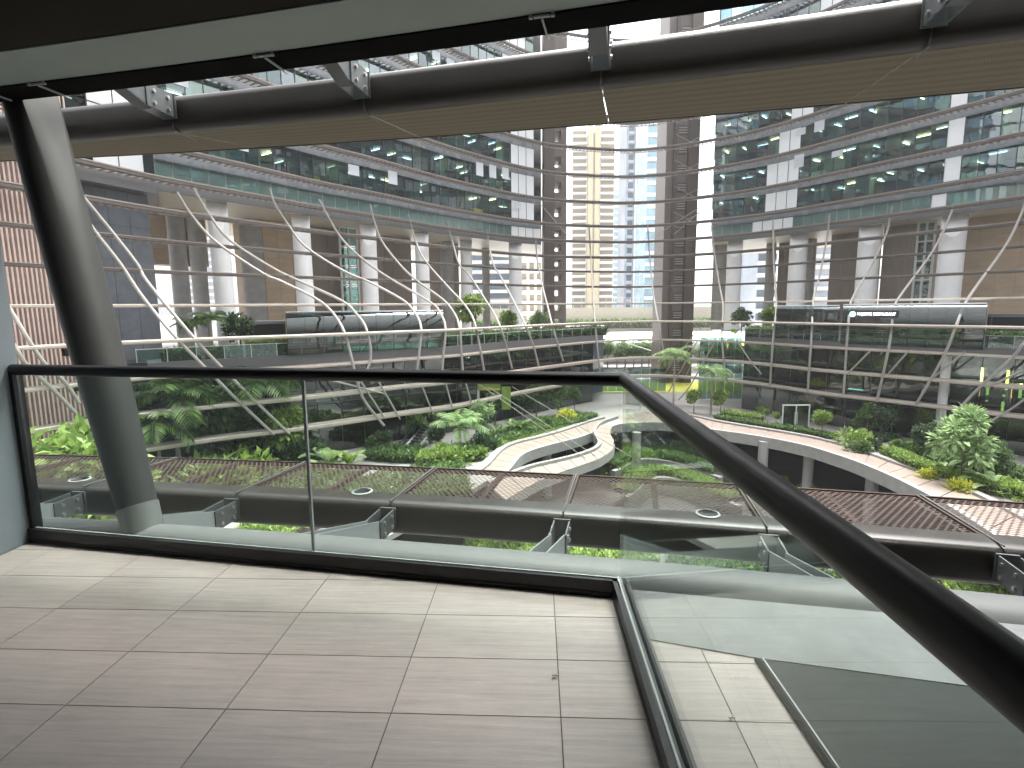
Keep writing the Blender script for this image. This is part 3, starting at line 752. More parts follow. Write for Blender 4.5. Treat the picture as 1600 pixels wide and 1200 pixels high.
tower('left curved glass office tower raised on pale round columns', tl0, tl1, [(thx(820), .028, -.002)], 3, 8)
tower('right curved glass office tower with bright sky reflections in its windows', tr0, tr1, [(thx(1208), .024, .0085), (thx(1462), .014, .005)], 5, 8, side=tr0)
# small glazed wing that links the left tower to the granite block
ta, tb = thx(128), thx(262.4)
wing = thing('tower_wing', 'dark and bright glazed wing at the left end of the left tower', 'building', RP(ta, FU(ta), SOFZ))
child_world(wing, arcslab('soffit', 'slab_edge', ta, tb, lambda t: FU(t)-.4, lambda t: FU(t)+12, SOFZ-.4, SOFZ+.5, n=12))
child_world(wing, arcslab('roof_slab', 'slab_edge', ta, tb, lambda t: FU(t)+.4, lambda t: FU(t)+12, SOFZ+8, SOFZ+8.4, n=12))
child_world(wing, arcwall('back_wall', 'office_wall', ta, tb, lambda t: FU(t)+6, .3, SOFZ+.5, SOFZ+8, n=12))
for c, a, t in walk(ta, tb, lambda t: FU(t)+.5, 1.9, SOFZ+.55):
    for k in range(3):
        o = put('window_pane', pane_mesh(1.8, 2.4, 'sky_reflection_pane' if t > thx(185) else 'podium_glass'), None, wing)
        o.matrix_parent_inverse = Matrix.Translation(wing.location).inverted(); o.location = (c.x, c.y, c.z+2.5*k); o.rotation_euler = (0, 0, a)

# ---- round columns of the towers (a mitred, rounded top under the soffit)
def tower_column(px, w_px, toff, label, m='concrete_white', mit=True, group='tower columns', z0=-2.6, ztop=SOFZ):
    th = thx(px); r0 = RU(th)+2.6+toff; c = RP(th, r0, 0); depth = c.y; R = w_px/FPX*depth/2
    n = 28; rows = []
    for zz in (z0, z0+.3, ztop-3.2):
        rows.append([(R*math.cos(2*math.pi*k/n), R*math.sin(2*math.pi*k/n), zz) for k in range(n)])
    fr = Vector((-math.sin(th), -math.cos(th)))
    top = []
    for k in range(n):
        a = 2*math.pi*k/n; v = Vector((math.cos(a), math.sin(a))); s_ = v.dot(fr)
        top.append((R*v.x, R*v.y, ztop+.05 - (2.6*max(0, s_)**1.2 if mit else 0)))
    rows.append(top)
    o = thing('tower_column', label, 'column', (c.x, c.y, 0), 0, group)
    MB().sweep(rows).build('shaft', m, o, True)
    if mit:
        MB().tube([(0, 0, z0), (0, 0, z0+.25)], R*1.06, 28).build('foot', 'concrete', o, True)
    return o
lc = [(352, 28, 'first'), (478, 26, 'second'), (580, 24, 'third'), (662, 21, 'fourth'), (730, 18, 'fifth'), (806, 20, 'sixth')]
for px, w, od in lc:
    tower_column(px, w, .9 if px != 730 else 4, 'pale round column under the left tower, %s from the left in the front row' % od)
rc = [(1144, 22, 'leftmost'), (1242, 25, 'second from left'), (1350, 29, 'third from left'), (1478, 33, 'fourth from left')]
for px, w, od in rc:
    tower_column(px, w, .9, 'pale round column under the right tower, %s' % od)
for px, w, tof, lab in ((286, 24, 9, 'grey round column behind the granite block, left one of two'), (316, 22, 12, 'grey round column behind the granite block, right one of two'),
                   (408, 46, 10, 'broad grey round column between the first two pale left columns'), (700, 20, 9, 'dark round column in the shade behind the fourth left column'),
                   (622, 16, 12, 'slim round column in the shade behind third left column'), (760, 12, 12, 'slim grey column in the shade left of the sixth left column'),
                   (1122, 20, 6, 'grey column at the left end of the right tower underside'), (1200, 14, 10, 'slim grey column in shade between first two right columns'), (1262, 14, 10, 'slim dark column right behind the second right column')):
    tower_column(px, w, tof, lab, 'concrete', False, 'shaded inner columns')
def core(px0, px1, toff, dep, m, lab, joint=True, z0=-2.6, z1=SOFZ):
    a, b = thx(px0), thx(px1); f = lambda t: RU(t)+2.6+toff
    pa, pb = RP(a, f(a), 0), RP(b, f(b), 0); d = (pb-pa); L = d.length; d.normalize(); n = Vector((-d.y, d.x, 0)); 
    if n.dot(pa) < 0: n = -n
    o = thing('core_wall', lab, 'wall', (pa.x, pa.y, z0)); 
    child_world(o, MB().prism([(q.x, q.y) for q in (pa, pb, pb+n*dep, pa+n*dep)], z0, z1).build('wall_body', m))
    k = max(2, int(L/1.6)); ang = math.atan2(d.y, d.x)
    nz = 5
    for i in range(k):
        for j in range(nz):
            c = pa + d*(L*(i+.5)/k) - n*.03
            child_world(o, MB().box((c.x, c.y, z0+(z1-z0)*(j+.5)/nz), (L/k-.03, .05, (z1-z0)/nz-.03), rz=ang).build('cladding_panel', m))
    return o
core(418, 462, 8, 6, 'tan_wall', 'tan clad core wall between first and second left columns')
core(490, 542, 8.5, 6, 'brown_wall', 'dark brown core wall right of the second left column')
core(602, 645, 10, 6, 'brown_wall', 'dark brown core wall behind the third left column')
core(1372, 1430, 5, 6, 'brown_wall', 'dark brown core wall right of the third right column')
core(1292, 1336, 7, 6, 'brown_wall', 'dark brown core wall left of the third right column')
core(1496, 1680, 6, 8, 'tan_wall', 'wide tan clad core wall at the right end')
core(690, 718, 10, 5, 'brown_wall', 'narrow dark core wall behind the fourth left column')
core(1212, 1232, 11, 5, 'brown_wall', 'narrow dark core wall left of second right column')
for px0, px1, tof, lab in ((536, 562, 6, 'left'), (1424, 1450, 4.5, 'right')):   # glazed lift shafts
    a, b = thx(px0), thx(px1); pa, pb = RP(a, FU(a)+tof, 0), RP(b, FU(b)+tof, 0); d = (pb-pa).normalized(); ang = math.atan2(d.y, d.x); L = (pb-pa).length
    o = thing('lift_shaft', 'glazed lift shaft with pale steel frame under the %s tower' % lab, 'lift shaft', (pa.x, pa.y, -2.6))
    for q in (pa, pb, (pa+pb)/2):
        child_world(o, MB().box((q.x, q.y, (SOFZ-2.6)/2), (.22, .22, SOFZ+2.6), rz=ang).build('post', 'frame_light'))
    for j in range(6):
        c = (pa+pb)/2; z = -2.6+(SOFZ+2.6)*(j+.5)/6
        child_world(o, MB().box((c.x, c.y, z), (L-.2, .04, (SOFZ+2.6)/6-.25), rz=ang).build('glass_pane', 'podium_glass_pale'))
        child_world(o, MB().box((c.x, c.y, z+(SOFZ+2.6)/12), (L-.2, .16, .16), rz=ang).build('cross_rail', 'frame_light'))

# ---- podium buildings below the towers
TERZ = -2.6; DECK = -11.8; LOW = -17.6
def podium(label, t0, t1, off, seed, pale):
    rnd = random.Random(seed); f = lambda t: RL(t)+off
    o = thing('podium_building', label, 'building', RP((t0+t1)/2, f((t0+t1)/2), DECK)); W_ = lambda q: child_world(o, q)
    W_(arcslab('roof_terrace', 'paving', t0, t1, lambda t: f(t)-.6, lambda t: RU(t)+30, TERZ-.35, TERZ))
    W_(arcwall('roof_fascia', 'slab_edge', t0, t1, lambda t: f(t)-.75, .14, TERZ-.75, TERZ+.12))
    W_(arcwall('back_wall', 'office_wall', t0, t1, lambda t: f(t)+7.5, .3, DECK, TERZ-.36))
    W_(arcslab('mid_floor', 'office_ceiling', t0, t1, lambda t: f(t)+.3, lambda t: f(t)+7.4, DECK+4.55, DECK+4.85))
    hts = [(DECK+.06, 2.95), (DECK+3.08, 2.9), (DECK+6.05, 2.35)]
    for j, (z, h) in enumerate(hts):
        W_(arcwall('transom', 'frame_dark', t0, t1, lambda t: f(t)-.05, .12, z+h+.005, z+h+.07))
        for c, a, t in walk(t0, t1, f, 2.2, z):
            key = 'podium_glass_pale' if (j == 2 and pale(t)) or rnd.random() < .06 else 'podium_glass'
            q = put('glass_pane', pane_mesh(2.13, h, key), None, o); q.matrix_parent_inverse = Matrix.Translation(o.location).inverted(); q.location = c; q.rotation_euler = (0, 0, a+rnd.uniform(-.006, .006))
    for c, a, t in walk(t0, t1, lambda t: f(t)+2.5, 8.8, DECK):
        q = RP(t, f(t)-.6, 0)
    for c, a, t in walk(t0, t1, lambda t: f(t)+3, 3.2, DECK):
        if rnd.random() < .35:
            W_(MB().box((c.x, c.y, DECK+rnd.choice((.6, 5.4))), (rnd.uniform(1, 2.4), .7, 1.1), rz=a).build('shop_counter', rnd.choice(('desk_white', 'desk_dark', 'tan_wall'))))
        if rnd.random() < .18:
            W_(MB().box((c.x, c.y, DECK+rnd.choice((3.9, 8.4))), (1.4, .25, .08), rz=a).build('ceiling_lamp', 'lamp_white'))
    return o
pl0, pl1, pr0, pr1 = thx(205), thx(944), thx(1166), rad(60)
podL = podium('left dark glass podium with planted terrace on its roof', pl0, pl1, 6.0, 21, lambda t: t < thx(420))
podR = podium('right dark glass podium with restaurant capsule on its roof', pr0, pr1, 2.6, 22, lambda t: t < thx(1240) or t > thx(1500))
# lanterns inside the right podium lobby
for i, (px, py) in enumerate(((1534, 590), (1574, 594), (1543, 612), (1567, 632), (1594, 615))):
    c = bowl(px, py, 4.2)
    tag(MB().tube([(c.x, c.y, c.z-.9), (c.x, c.y, c.z+.9)], .11, 10).build('tube_lantern', 'lamp_gold'), ('golden tube lantern hanging in right podium lobby, %s' % ('upper left one', 'upper right one', 'just right of the upper left one', 'lowest one', 'rightmost one')[i]), 'lantern', 'tube lanterns in the lobby')
# podium columns standing in front of the glass
for px, py, w, lab in ((632, 684, 13, 'slim pale round column in front of the left podium glass'), (1466, 692, 13, 'slim pale round column in front of the right podium glass'), (540, 700, 10, 'slim grey column at the left podium beside the path')):
    c = atz(px, py, DECK); R = w/FPX*c.y/2
    o = thing('podium_column', lab, 'column', c, 0, 'podium columns'); H = TERZ-.8-DECK
    MB().tube([(0, 0, 0), (0, 0, H)], R, 20).build('shaft', 'concrete_white', o, True); MB().tube([(0, 0, 0), (0, 0, .2)], R*1.1, 20).build('foot', 'concrete', o, True)

# ================================================================== GROUND, DECK EDGE, FOOTBRIDGE
def zp(pts, z): return [atz(px, py, z) for px, py in pts]
EDGE = [(0, 1040), (300, 960), (560, 860), (720, 775), (770, 745), (794, 730), (810, 712), (832, 702), (864, 693), (900, 684), (922, 676), (948, 666), (980, 661), (1030, 660), (1080, 664), (1116, 671), (1160, 677), (1200, 684), (1240, 691), (1270, 698), (1310, 710), (1345, 722), (1380, 736), (1424, 756), (1500, 796), (1600, 860), (1700, 940)]
ed = catmull(zp(EDGE, DECK), 4); ed2 = [(p.x, p.y) for p in ed]
gpoly = [(-900, 14), ] + [(-40, 14)] + ed2 + [(60, 14), (900, 14), (900, 3000), (-900, 3000)]
struct(MB().prism(gpoly, DECK-.35, DECK).build('ground', 'paving'))
struct(MB().prism([(-900, -60), (900, -60), (900, 200), (-900, 200)], LOW-.3, LOW).build('lower_ground', 'low_paving'))
def ribbon(name, a, b, z0, z1, m, parent=None):
    a = catmull(a, 5); b = catmull(b, 5)
    return MB().prism([(p.x, p.y) for p in a] + [(p.x, p.y) for p in reversed(b)], z0, z1).build(name, m, parent)
def boards(root, a, b, z, m, step):
    """plank by plank deck between two edge curves"""
    A = catmull(a, 8); B = catmull(b, 8); n = min(len(A), len(B))
    L = sum((A[i+1]-A[i]).length for i in range(len(A)-1)); k = max(4, int(L/step))
    def samp(P, u):
        x = u*(len(P)-1); i = min(int(x), len(P)-2); return P[i].lerp(P[i+1], x-i)
    for i in range(k):
        u0, u1 = (i+.02)/k, (i+.98)/k
        q = [samp(A, u0), samp(A, u1), samp(B, u1), samp(B, u0)]
        child_world(root, MB().prism([(p.x, p.y) for p in q], z-.06, z).build('plank_bay', m))
# left footbridge arm
wA = zp([(748, 742), (766, 728), (786, 706), (808, 695), (844, 686), (880, 676), (920, 662), (946, 655), (985, 648), (1030, 646), (1062, 649)], DECK)
wB = zp([(780, 745), (794, 730), (810, 712), (832, 702), (864, 693), (900, 684), (922, 676), (948, 666), (985, 661), (1030, 660), (1062, 662)], DECK)
fb = thing('footbridge', 'curved timber footbridge edge path left of the void', 'footbridge', wA[0])
boards(fb, wA, wB, DECK+.10, 'boardwalk', 1.6)
child_world(fb, ribbon('kerb', zp([(734, 740), (756, 724), (778, 704), (804, 691), (842, 682), (878, 672), (916, 659), (944, 652)], DECK), wA[:8], DECK-.01, DECK+.28, 'kerb'))
def fascia(name, pts, z0, z1, th=.35, m='concrete', parent=None):
    P = catmull(pts, 6); rows = []
    for i, p in enumerate(P):
        t = (P[min(i+1, len(P)-1)]-P[max(0, i-1)]); n = Vector((t.y, -t.x, 0)).normalized()*th
        rows.append([(p.x, p.y, z0), (p.x+n.x, p.y+n.y, z0), (p.x+n.x, p.y+n.y, z1), (p.x, p.y, z1)])
    return MB().sweep(rows).build(name, m, parent)
child_world(fb, fascia('fascia', wB, DECK-.9, DECK+.09))
# loop
lA = zp([(985, 650), (962, 655), (936, 665), (927, 676), (930, 688), (934, 697), (926, 706), (900, 716), (860, 726), (820, 736), (760, 760)], DECK)
lB = zp([(1000, 661), (980, 661), (957, 668), (953, 680), (960, 692), (958, 704), (940, 718), (912, 729), (880, 740), (840, 756), (790, 785)], DECK)
lp = thing('footbridge', 'looping timber footbridge with pale raised kerb at the centre', 'footbridge', lA[0])
child_world(lp, ribbon('bridge_slab', lA[1:], lB[1:], DECK-.6, DECK+.11, 'concrete'))
boards(lp, lA[2:], lB[2:], DECK+.19, 'boardwalk', 1.6)
child_world(lp, fascia('kerb', lA[1:], DECK-.6, DECK+.45, -.35, 'kerb'))
# right arm
rA = zp([(1062, 649), (1094, 655), (1120, 661), (1160, 668), (1220, 678), (1270, 687), (1310, 697), (1340, 706), (1400, 728), (1450, 746), (1530, 780), (1640, 840)], DECK)
rB = zp([(1062, 662), (1090, 666), (1116, 671), (1160, 677), (1220, 687), (1270, 698), (1310, 710), (1340, 720), (1380, 736), (1424, 756), (1500, 796), (1600, 860)], DECK)
rb = thing('footbridge', 'timber footpath along the concrete deck edge right of the void', 'footbridge', rA[0])
boards(rb, rA, rB, DECK+.10, 'boardwalk', 1.6)
child_world(rb, fascia('kerb', rA, DECK-.01, DECK+.30, -.5, 'kerb'))
child_world(rb, fascia('fascia', rB, DECK-1.0, DECK+.09, .45))
# columns under the deck edge
for px, py, lab in ((851, 712, 'left of the loop'), (1211, 706, 'left one under the right path'), (1288, 716, 'middle one under the right path'), (1398, 752, 'right one under the right path'), (1000, 690, 'behind the loop')):
    p = atz(px, py, DECK-.6); o = thing('deck_column', 'round concrete column carrying the deck, %s' % lab, 'column', (p.x+.4, p.y+3.2, LOW), 0, 'columns under the deck')
    MB().tube([(0, 0, 0), (0, 0, DECK-LOW-.355)], .48, 18).build('shaft', 'concrete', o, True)
    MB().tube([(0, 0, 0), (0, 0, .3)], .56, 18).build('foot', 'concrete', o, True)
# wall closing the undercroft
struct(MB().box((12, 96, (LOW+DECK-.4)/2), (150, .4, DECK-.4-LOW)).build('undercroft_wall', 'concrete'))
# lower planters
for i, (pts, z, lab) in enumerate((([(955, 735), (1000, 716), (1060, 722), (1130, 745)], -15.5, 'upper curved concrete planter rim in the sunken garden'), ([(975, 775), (1020, 745), (1080, 752), (1160, 790)], -15.8, 'lower curved concrete planter rim in the sunken garden'))):
    a = zp(pts, z)
    tag(fascia('planter_rim', a, LOW, z, .5, 'kerb'), lab, 'planter', 'planter rims in the sunken garden')
kp = aty(965, 682, 78)
tag(MB().box((kp.x, kp.y, LOW+2.2), (3.0, .3, 4.4)).box((kp.x+4, kp.y+1, LOW+1.8), (3.4, .3, 3.6)).build('white_screen', 'roof_white'), 'white screen walls in the undercroft beside the loop', 'screen')
# paving joints as slabs on the right forecourt
pv = thing('paving_slabs', 'large grey paving slabs of the right forecourt', 'paving', atz(1400, 690, DECK))
c0 = atz(1400, 690, DECK)
for i in range(-4, 7):
    for j in range(-5, 6):
        p = Vector((c0.x+i*1.5+.35*j, c0.y+j*1.5, 0)); th = math.atan2(p.x, p.y); r = math.hypot(p.x, p.y)
        if r > RL(th)+1.4 or r < 38: continue
        e_ = min((Vector((q.x, q.y, 0))-p).length for q in rA)
        if e_ < 3.0: continue
        put('slab', unit_box('slab', (1.46, 1.46, .02), 'paving'), None, pv, (p.x-c0.x, p.y-c0.y, .012), .2)
# lawn, road, far roof
lw = [atz(*p, DECK) for p in ((860, 614), (1190, 612), (1190, 596), (860, 598))]
tag(MB().prism([(p.x, p.y) for p in lw], DECK+.004, DECK+.03).build('lawn', 'lawn_yellow'), 'sunlit yellow green lawn beyond the glass screen', 'lawn', kind='stuff')
rd = [(-120, 106), (220, 106), (220, 119), (-120, 119)]
struct(MB().prism(rd, DECK+.004, DECK+.012).build('road', 'asphalt'))
bw = thing('low_hall', 'low hall with a flat white roof behind the row of trees', 'building', (26, 150, DECK))
child_world(bw, MB().box((26, 152, -9.7), (110, 44, 4.2)).build('wall', 'pale_clad')); child_world(bw, MB().box((26, 151, -7.2), (116, 52, .7)).build('roof', 'roof_white'))
for k in range(9): child_world(bw, MB().box((-18+k*11, 125.2, -6.82), (.25, 48, .08)).build('roof_seam', 'kerb'))
pvl = thing('planted_wall', 'long pale wall with planting above the white roof', 'wall', (30, 205, DECK))
child_world(pvl, MB().box((30, 205, -5.5), (90, 3, 13)).build('wall', 'soffit'))
child_world(pvl, MB().box((30, 203, 4.6), (90, .2, .12)).build('top_rail', 'frame_light'))
for k in range(30): child_world(pvl, MB().box((-13+k*3, 203, 2.8), (.14, .14, 3.6)).build('baluster', 'frame_light'))

# ================================================================== LEFT END: louvred block, granite block, pillar
pa, pb = RP(thx(-120), RU(thx(-120))+1.5, 0), RP(thx(134), RU(thx(134))+3.5, 0)
d = (pb-pa); L = d.length; d.normalize(); n = Vector((-d.y, d.x, 0)); n = n if n.dot(pa) > 0 else -n; ang = math.atan2(d.y, d.x)
lb = thing('louvred_block', 'pinkish building clad in vertical slats at the far left', 'building', (pa.x, pa.y, DECK))
child_world(lb, MB().prism([(q.x, q.y) for q in (pa, pb, pb+n*9, pa+n*9)], DECK, 30).build('wall', 'pink_back'))
sm = unit_box('slat', (.13, .30, 30-DECK), 'pink_slat')
k = int(L/.30)
for i in range(k):
    c = pa + d*(L*(i+.5)/k) - n*.2
    put('slat', sm, None, lb, (c.x-pa.x, c.y-pa.y, (30-DECK)/2), ang)
for z, u in ((-1.4, .86), (-4.0, .9), (-9.5, .9), (-6.6, .88)):
    c = pa + d*(L*u) - n*.28
    child_world(lb, MB().box((c.x, c.y, z), (2.0, .2, .55), rz=ang).build('opening', 'black_clad'))
core(112, 247, 1.2, 7, 'granite', 'large blue grey granite wall block behind the left struts', z1=SOFZ-.45)
core(236, 332, 14, 2, 'tan_wall', 'pale tan bulkhead under the left tower beside the granite block', z0=6.2)
ta, tb = thx(182), thx(221); f = lambda t: RL(t)+5.2
child = thing('black_pillar', 'black clad pillar below the granite block', 'pillar', RP(ta, f(ta), DECK))
for i, (z0, z1) in enumerate(((DECK, -8.8), (-8.77, -5.8), (-5.77, -2.4))):
    child_world(child, arcslab('cladding_panel', 'black_clad', ta, tb, f, lambda t: f(t)+4, z0, z1, n=4))

# ================================================================== TERRACES
def terrace_rail(label, t0, t1, f):
    o = thing('terrace_balustrade', label, 'balustrade', RP(t0, f(t0), TERZ))
    for c, a, t in walk(t0, t1, f, 2.0, TERZ+.08):
        q = put('glass_pane', pane_mesh(1.94, 1.05, 'terrace_glass'), None, o); q.matrix_parent_inverse = Matrix.Translation(o.location).inverted(); q.location = c; q.rotation_euler = (0, 0, a)
        e = c - Vector((math.cos(a), math.sin(a), 0))
        q = put('post', unit_box('post', (.05, .05, 1.2), 'frame_light'), None, o); q.matrix_parent_inverse = Matrix.Translation(o.location).inverted(); q.location = e+Vector((0, 0, .55)); q.rotation_euler = (0, 0, a)
    ts = arcpts(t0, t1, 60)
    child_world(o, MB().sweep([[RP(t, f(t)+x, TERZ+z) for x, z in ((-.03, 1.15), (.03, 1.15), (.03, 1.2), (-.03, 1.2))] for t in ts]).build('top_rail', 'frame_light'))
terrace_rail('glass balustrade along the edge of the left planted terrace', pl0, pl1, lambda t: RL(t)+5.45)
terrace_rail('glass balustrade along the edge of the right terrace', pr0, pr1, lambda t: RL(t)+2.1)
def capsule(label, px0, px1, roff, w, z0, z1, nseg, sign=None):
    t0, t1 = thx(px0), thx(px1); f = lambda t: RL(t)+roff; r = .75
    def prof(s_=1, inset=0):
        pts = []
        for cx, cz, a0 in ((r, z0+r, 180), (w-r, z0+r, 270), (w-r, z1-r, 0), (r, z1-r, 90)):
            for k in range(5):
                a = rad(a0+22.5*k); pts.append((cx+(r-inset)*math.cos(a), cz+(r-inset)*math.sin(a)))
        return pts
    o = thing('glass_pavilion', label, 'pavilion', RP((t0+t1)/2, f((t0+t1)/2)+w/2, z0)); W_ = lambda q: child_world(o, q)
    P = prof(); PI_ = prof(inset=.06)
    for i in range(nseg):
        a, b = t0+(t1-t0)*(i+.01)/nseg, t0+(t1-t0)*(i+.99)/nseg; ts = arcpts(a, b, 3)
        W_(MB().sweep([[RP(t, f(t)+x, z) for x, z in P] for t in ts], caps=False).build('glass_shell', 'capsule_glass', smooth=True))
    for i in range(nseg+1):
        a = t0+(t1-t0)*i/nseg; pts = [RP(a, f(a)+x, z) for x, z in PI_]; pts.append(pts[0])
        W_(MB().tube(pts, .05, 5, False).build('rib', 'frame_dark'))
    for a in (t0, t1):
        W_(MB().add([RP(a, f(a)+x, z) for x, z in P], [tuple(range(len(P)))]).build('end_glass', 'podium_glass_pale'))
    W_(arcslab('floor', 'desk_dark', t0, t1, lambda t: f(t)+.35, lambda t: f(t)+w-.35, z0+.75, z0+.95, n=14))
    W_(arcslab('roof_strip', 'roof_white', t0, t1, lambda t: f(t)+.9, lambda t: f(t)+w-.5, z1+.01, z1+.10, n=14))
    W_(arcslab('under_slab', 'slab_edge', t0, t1, lambda t: f(t)+1.2, lambda t: f(t)+w-.4, z0-.35, z0-.02, n=14))
    ts = arcpts(t0, t1, 14)
    for zz in (z0+1.55, z1-1.0):
        W_(MB().tube([RP(t, f(t)+.14, zz) for t in ts], .035, 5).build('rail', 'frame_light' if zz < 0 else 'frame_dark'))
    rnd = random.Random(int(px0))
    for c, a, t in walk(t0, t1, lambda t: f(t)+1.7, 1.5, 0):
        if rnd.random() < .8: W_(MB().box((c.x, c.y, z0+1.3), (.8, .8, .7), rz=a).build('dining_table', rnd.choice(('desk_white', 'desk_dark', 'tan_wall'))))
    W_(arcwall('inner_wall', 'office_wall', t0, t1, lambda t: f(t)+w*.72, .15, z0+.95, z1-.3, n=14))
    return o, f
capsule('long rounded glass pavilion on the left terrace', 446, 692, 4.6, 5.0, -2.55, 1.15, 9)
capsule('small rounded glass pavilion at the left end of the restaurant', 1214, 1312, 2.0, 4.5, -2.3, 1.25, 4)
capR, fR = capsule('long rounded glass restaurant pavilion on the right terrace with lit sign', 1318, 1542, 1.3, 5.5, -2.75, 1.35, 8)
a, b = thx(1326), thx(1404); ra, rb_ = RP(a, fR(a)-.12, .42), RP(b, fR(b)-.12, .42); dd = (rb_-ra); ang = math.atan2(dd.y, dd.x); Ls = dd.length; mid = (ra+rb_)/2
sg = thing('restaurant_sign', 'dark sign reading MAJESTIC RESTAURANT with teal disc', 'sign', mid, ang)
MB().box((0, 0, 0), (Ls, .06, .72)).build('board', 'sign_dark', sg)
MB().tube([(-Ls/2+.45, -.035, 0), (-Ls/2+.45, -.07, 0)], .28, 24).build('disc', 'sign_teal', sg)
cu = bpy.data.curves.new('lettering', 'FONT'); cu.body = 'MAJESTIC RESTAURANT'; cu.size = .44; cu.extrude = .008; cu.align_y = 'CENTER'
tmp = bpy.data.objects.new('tmp', cu); COL.objects.link(tmp); bpy.context.view_layer.update()
me = bpy.data.meshes.new_from_object(tmp.evaluated_get(bpy.context.evaluated_depsgraph_get())); bpy.data.objects.remove(tmp)
wtx = max(v.co.x for v in me.vertices); s_ = (Ls-1.05)/wtx
for v in me.vertices: v.co = (v.co.x*s_, v.co.y*min(s_*1.2, 1.15), v.co.z)
me.materials.clear(); lt = put('lettering', me, 'sign_white', sg, (-Ls/2+.88, -.045, 0)); lt.rotation_euler = (math.pi/2, 0, 0)
# flat canopies beside the pavilions
for px0, px1, ro, lab in ((388, 444, 9, 'dark flat canopy hut left of the long glass pavilion'), (1545, 1640, 5, 'dark flat canopy hut right of the restaurant pavilion')):
    t0, t1 = thx(px0), thx(px1); f = lambda t: RL(t)+ro
    o = thing('terrace_hut', lab, 'hut', RP(t0, f(t0), TERZ))
    child_world(o, arcslab('roof', 'slab_edge', t0, t1, f, lambda t: f(t)+4, .15, .42, n=4)); child_world(o, arcslab('wall', 'black_clad', t0, t1, lambda t: f(t)+1.2, lambda t: f(t)+3.6, TERZ, .15, n=4))
    for t in (t0+.004, t1-.004): child_world(o, MB().tube([RP(t, f(t)+.3, TERZ), RP(t, f(t)+.3, .15)], .07, 8).build('post', 'frame_dark'))

# ================================================================== PYLONS, GLASS SCREEN AND CITY BEYOND
def boxpx(name, px0, px1, Y, z0, z1, dep, m, parent=None):
    a = aty(px0, 480, Y); b = aty(px1, 480, Y)
    o = MB().box(((a.x+b.x)/2, Y+dep/2, (z0+z1)/2), (b.x-a.x, dep, z1-z0)).build(name, m)
    if parent: child_world(parent, o)
    return o
mL = thing('brown_pylon', 'slender brown pylon with bright window slots left of the gap', 'tower', (aty(868, 480, 93).x, 93, DECK))
boxpx('pier', 850, 866.5, 93, DECK, 62, 6, 'mast_brown', mL); boxpx('pier', 876, 884.5, 93, DECK, 62, 6, 'mast_panel', mL)
zs = [z+CAMZ for z in reversed(RZ)]
zs = [DECK] + zs + [54, 62]
for a, b in zip(zs[:-1], zs[1:]):
    hh = (b-a)*.42
    boxpx('slot_panel', 866.45, 876.05, 93.1, a, b-hh if b < 54 else b, 5.8, 'mast_panel', mL)
mR = thing('brown_pylon', 'broad brown pylon with vented centre strip right of the gap', 'tower', (aty(1060, 480, 93).x, 93, DECK))
boxpx('pier', 1034, 1046, 93.6, DECK, 62, 6, 'mast_panel', mR); boxpx('pier', 1046.1, 1050, 93, DECK, 62, 6, 'mast_brown', mR); boxpx('pier', 1068, 1084, 93, DECK, 62, 6, 'mast_brown', mR)
boxpx('centre_wall', 1050, 1068, 93.8, DECK, 62, 4.4, 'mast_panel', mR)
for z in range(-10, 60, 3):
    boxpx('vent', 1052, 1066, 93.7, z, z+1.6, .1, 'mast_brown', mR)
    for k in range(3): boxpx('vent_blade', 1052.6, 1065.4, 93.62, z+.35+k*.4, z+.5+k*.4, .08, 'concrete', mR)
# cross-braced ties beside the right pylon
tb_ = thing('brace_frame', 'thin crossed steel braces in front of the right pylon', 'bracing', (aty(1090, 480, 90).x, 90, DECK))
for z in FLO[1:6]:
    for (xa, xb) in ((1048, 1092), (1092, 1048)):
        p, q = aty(xa, 480, 91.5), aty(xb, 480, 91.5); p.z = z+CAMZ-1.2; q.z = z+CAMZ-3.6
        child_world(tb_, MB().tube([p, q], .06, 5).build('brace', 'strut'))
for xa, xb, za, zb in ((1024, 1100, 12.6, 17.4), (1050, 1104, 12.6, 17.4), (846, 886, 17.2, 12.6), (1060, 1100, -8, -2.5), (1075, 1108, -10, -2.4), (1030, 1090, -11, -2.6)):
    p, q = aty(xa, 480, 88), aty(xb, 480, 88); p.z = za; q.z = zb; child_world(tb_, MB().tube([p, q], .07, 5).build('brace', 'strut'))
gs = thing('glass_screen', 'pale teal glass screen wall between the brown pylons', 'glass wall', (aty(960, 480, 84).x, 84, DECK))
for k in range(12):
    a = aty(886+k*13.2, 480, 84); b = aty(886+(k+1)*13.2-.6, 480, 84)
    for z0, z1 in ((DECK+.1, DECK+2.0), (DECK+2.06, DECK+3.6)):
        child_world(gs, MB().box(((a.x+b.x)/2, 84, (z0+z1)/2), (b.x-a.x, .05, z1-z0)).build('glass_pane', 'podium_glass_pale'))
gs2 = thing('glass_screen', 'tall pale teal glass screen left of the right podium', 'glass wall', (aty(1130, 480, 76).x, 76, DECK))
for k in range(5):
    a = aty(1096+k*14, 480, 76); b = aty(1096+(k+1)*14-.6, 480, 76)
    for z0, z1 in ((DECK+.1, DECK+3.0), (DECK+3.06, DECK+6.0), (DECK+6.06, DECK+8.8)):
        child_world(gs2, MB().box(((a.x+b.x)/2, 76, (z0+z1)/2), (b.x-a.x, .05, z1-z0)).build('glass_pane', 'podium_glass_pale'))
gd = thing('green_door', 'glass doorway with bright green frame in the left podium', 'door', aty(786, 640, 61))
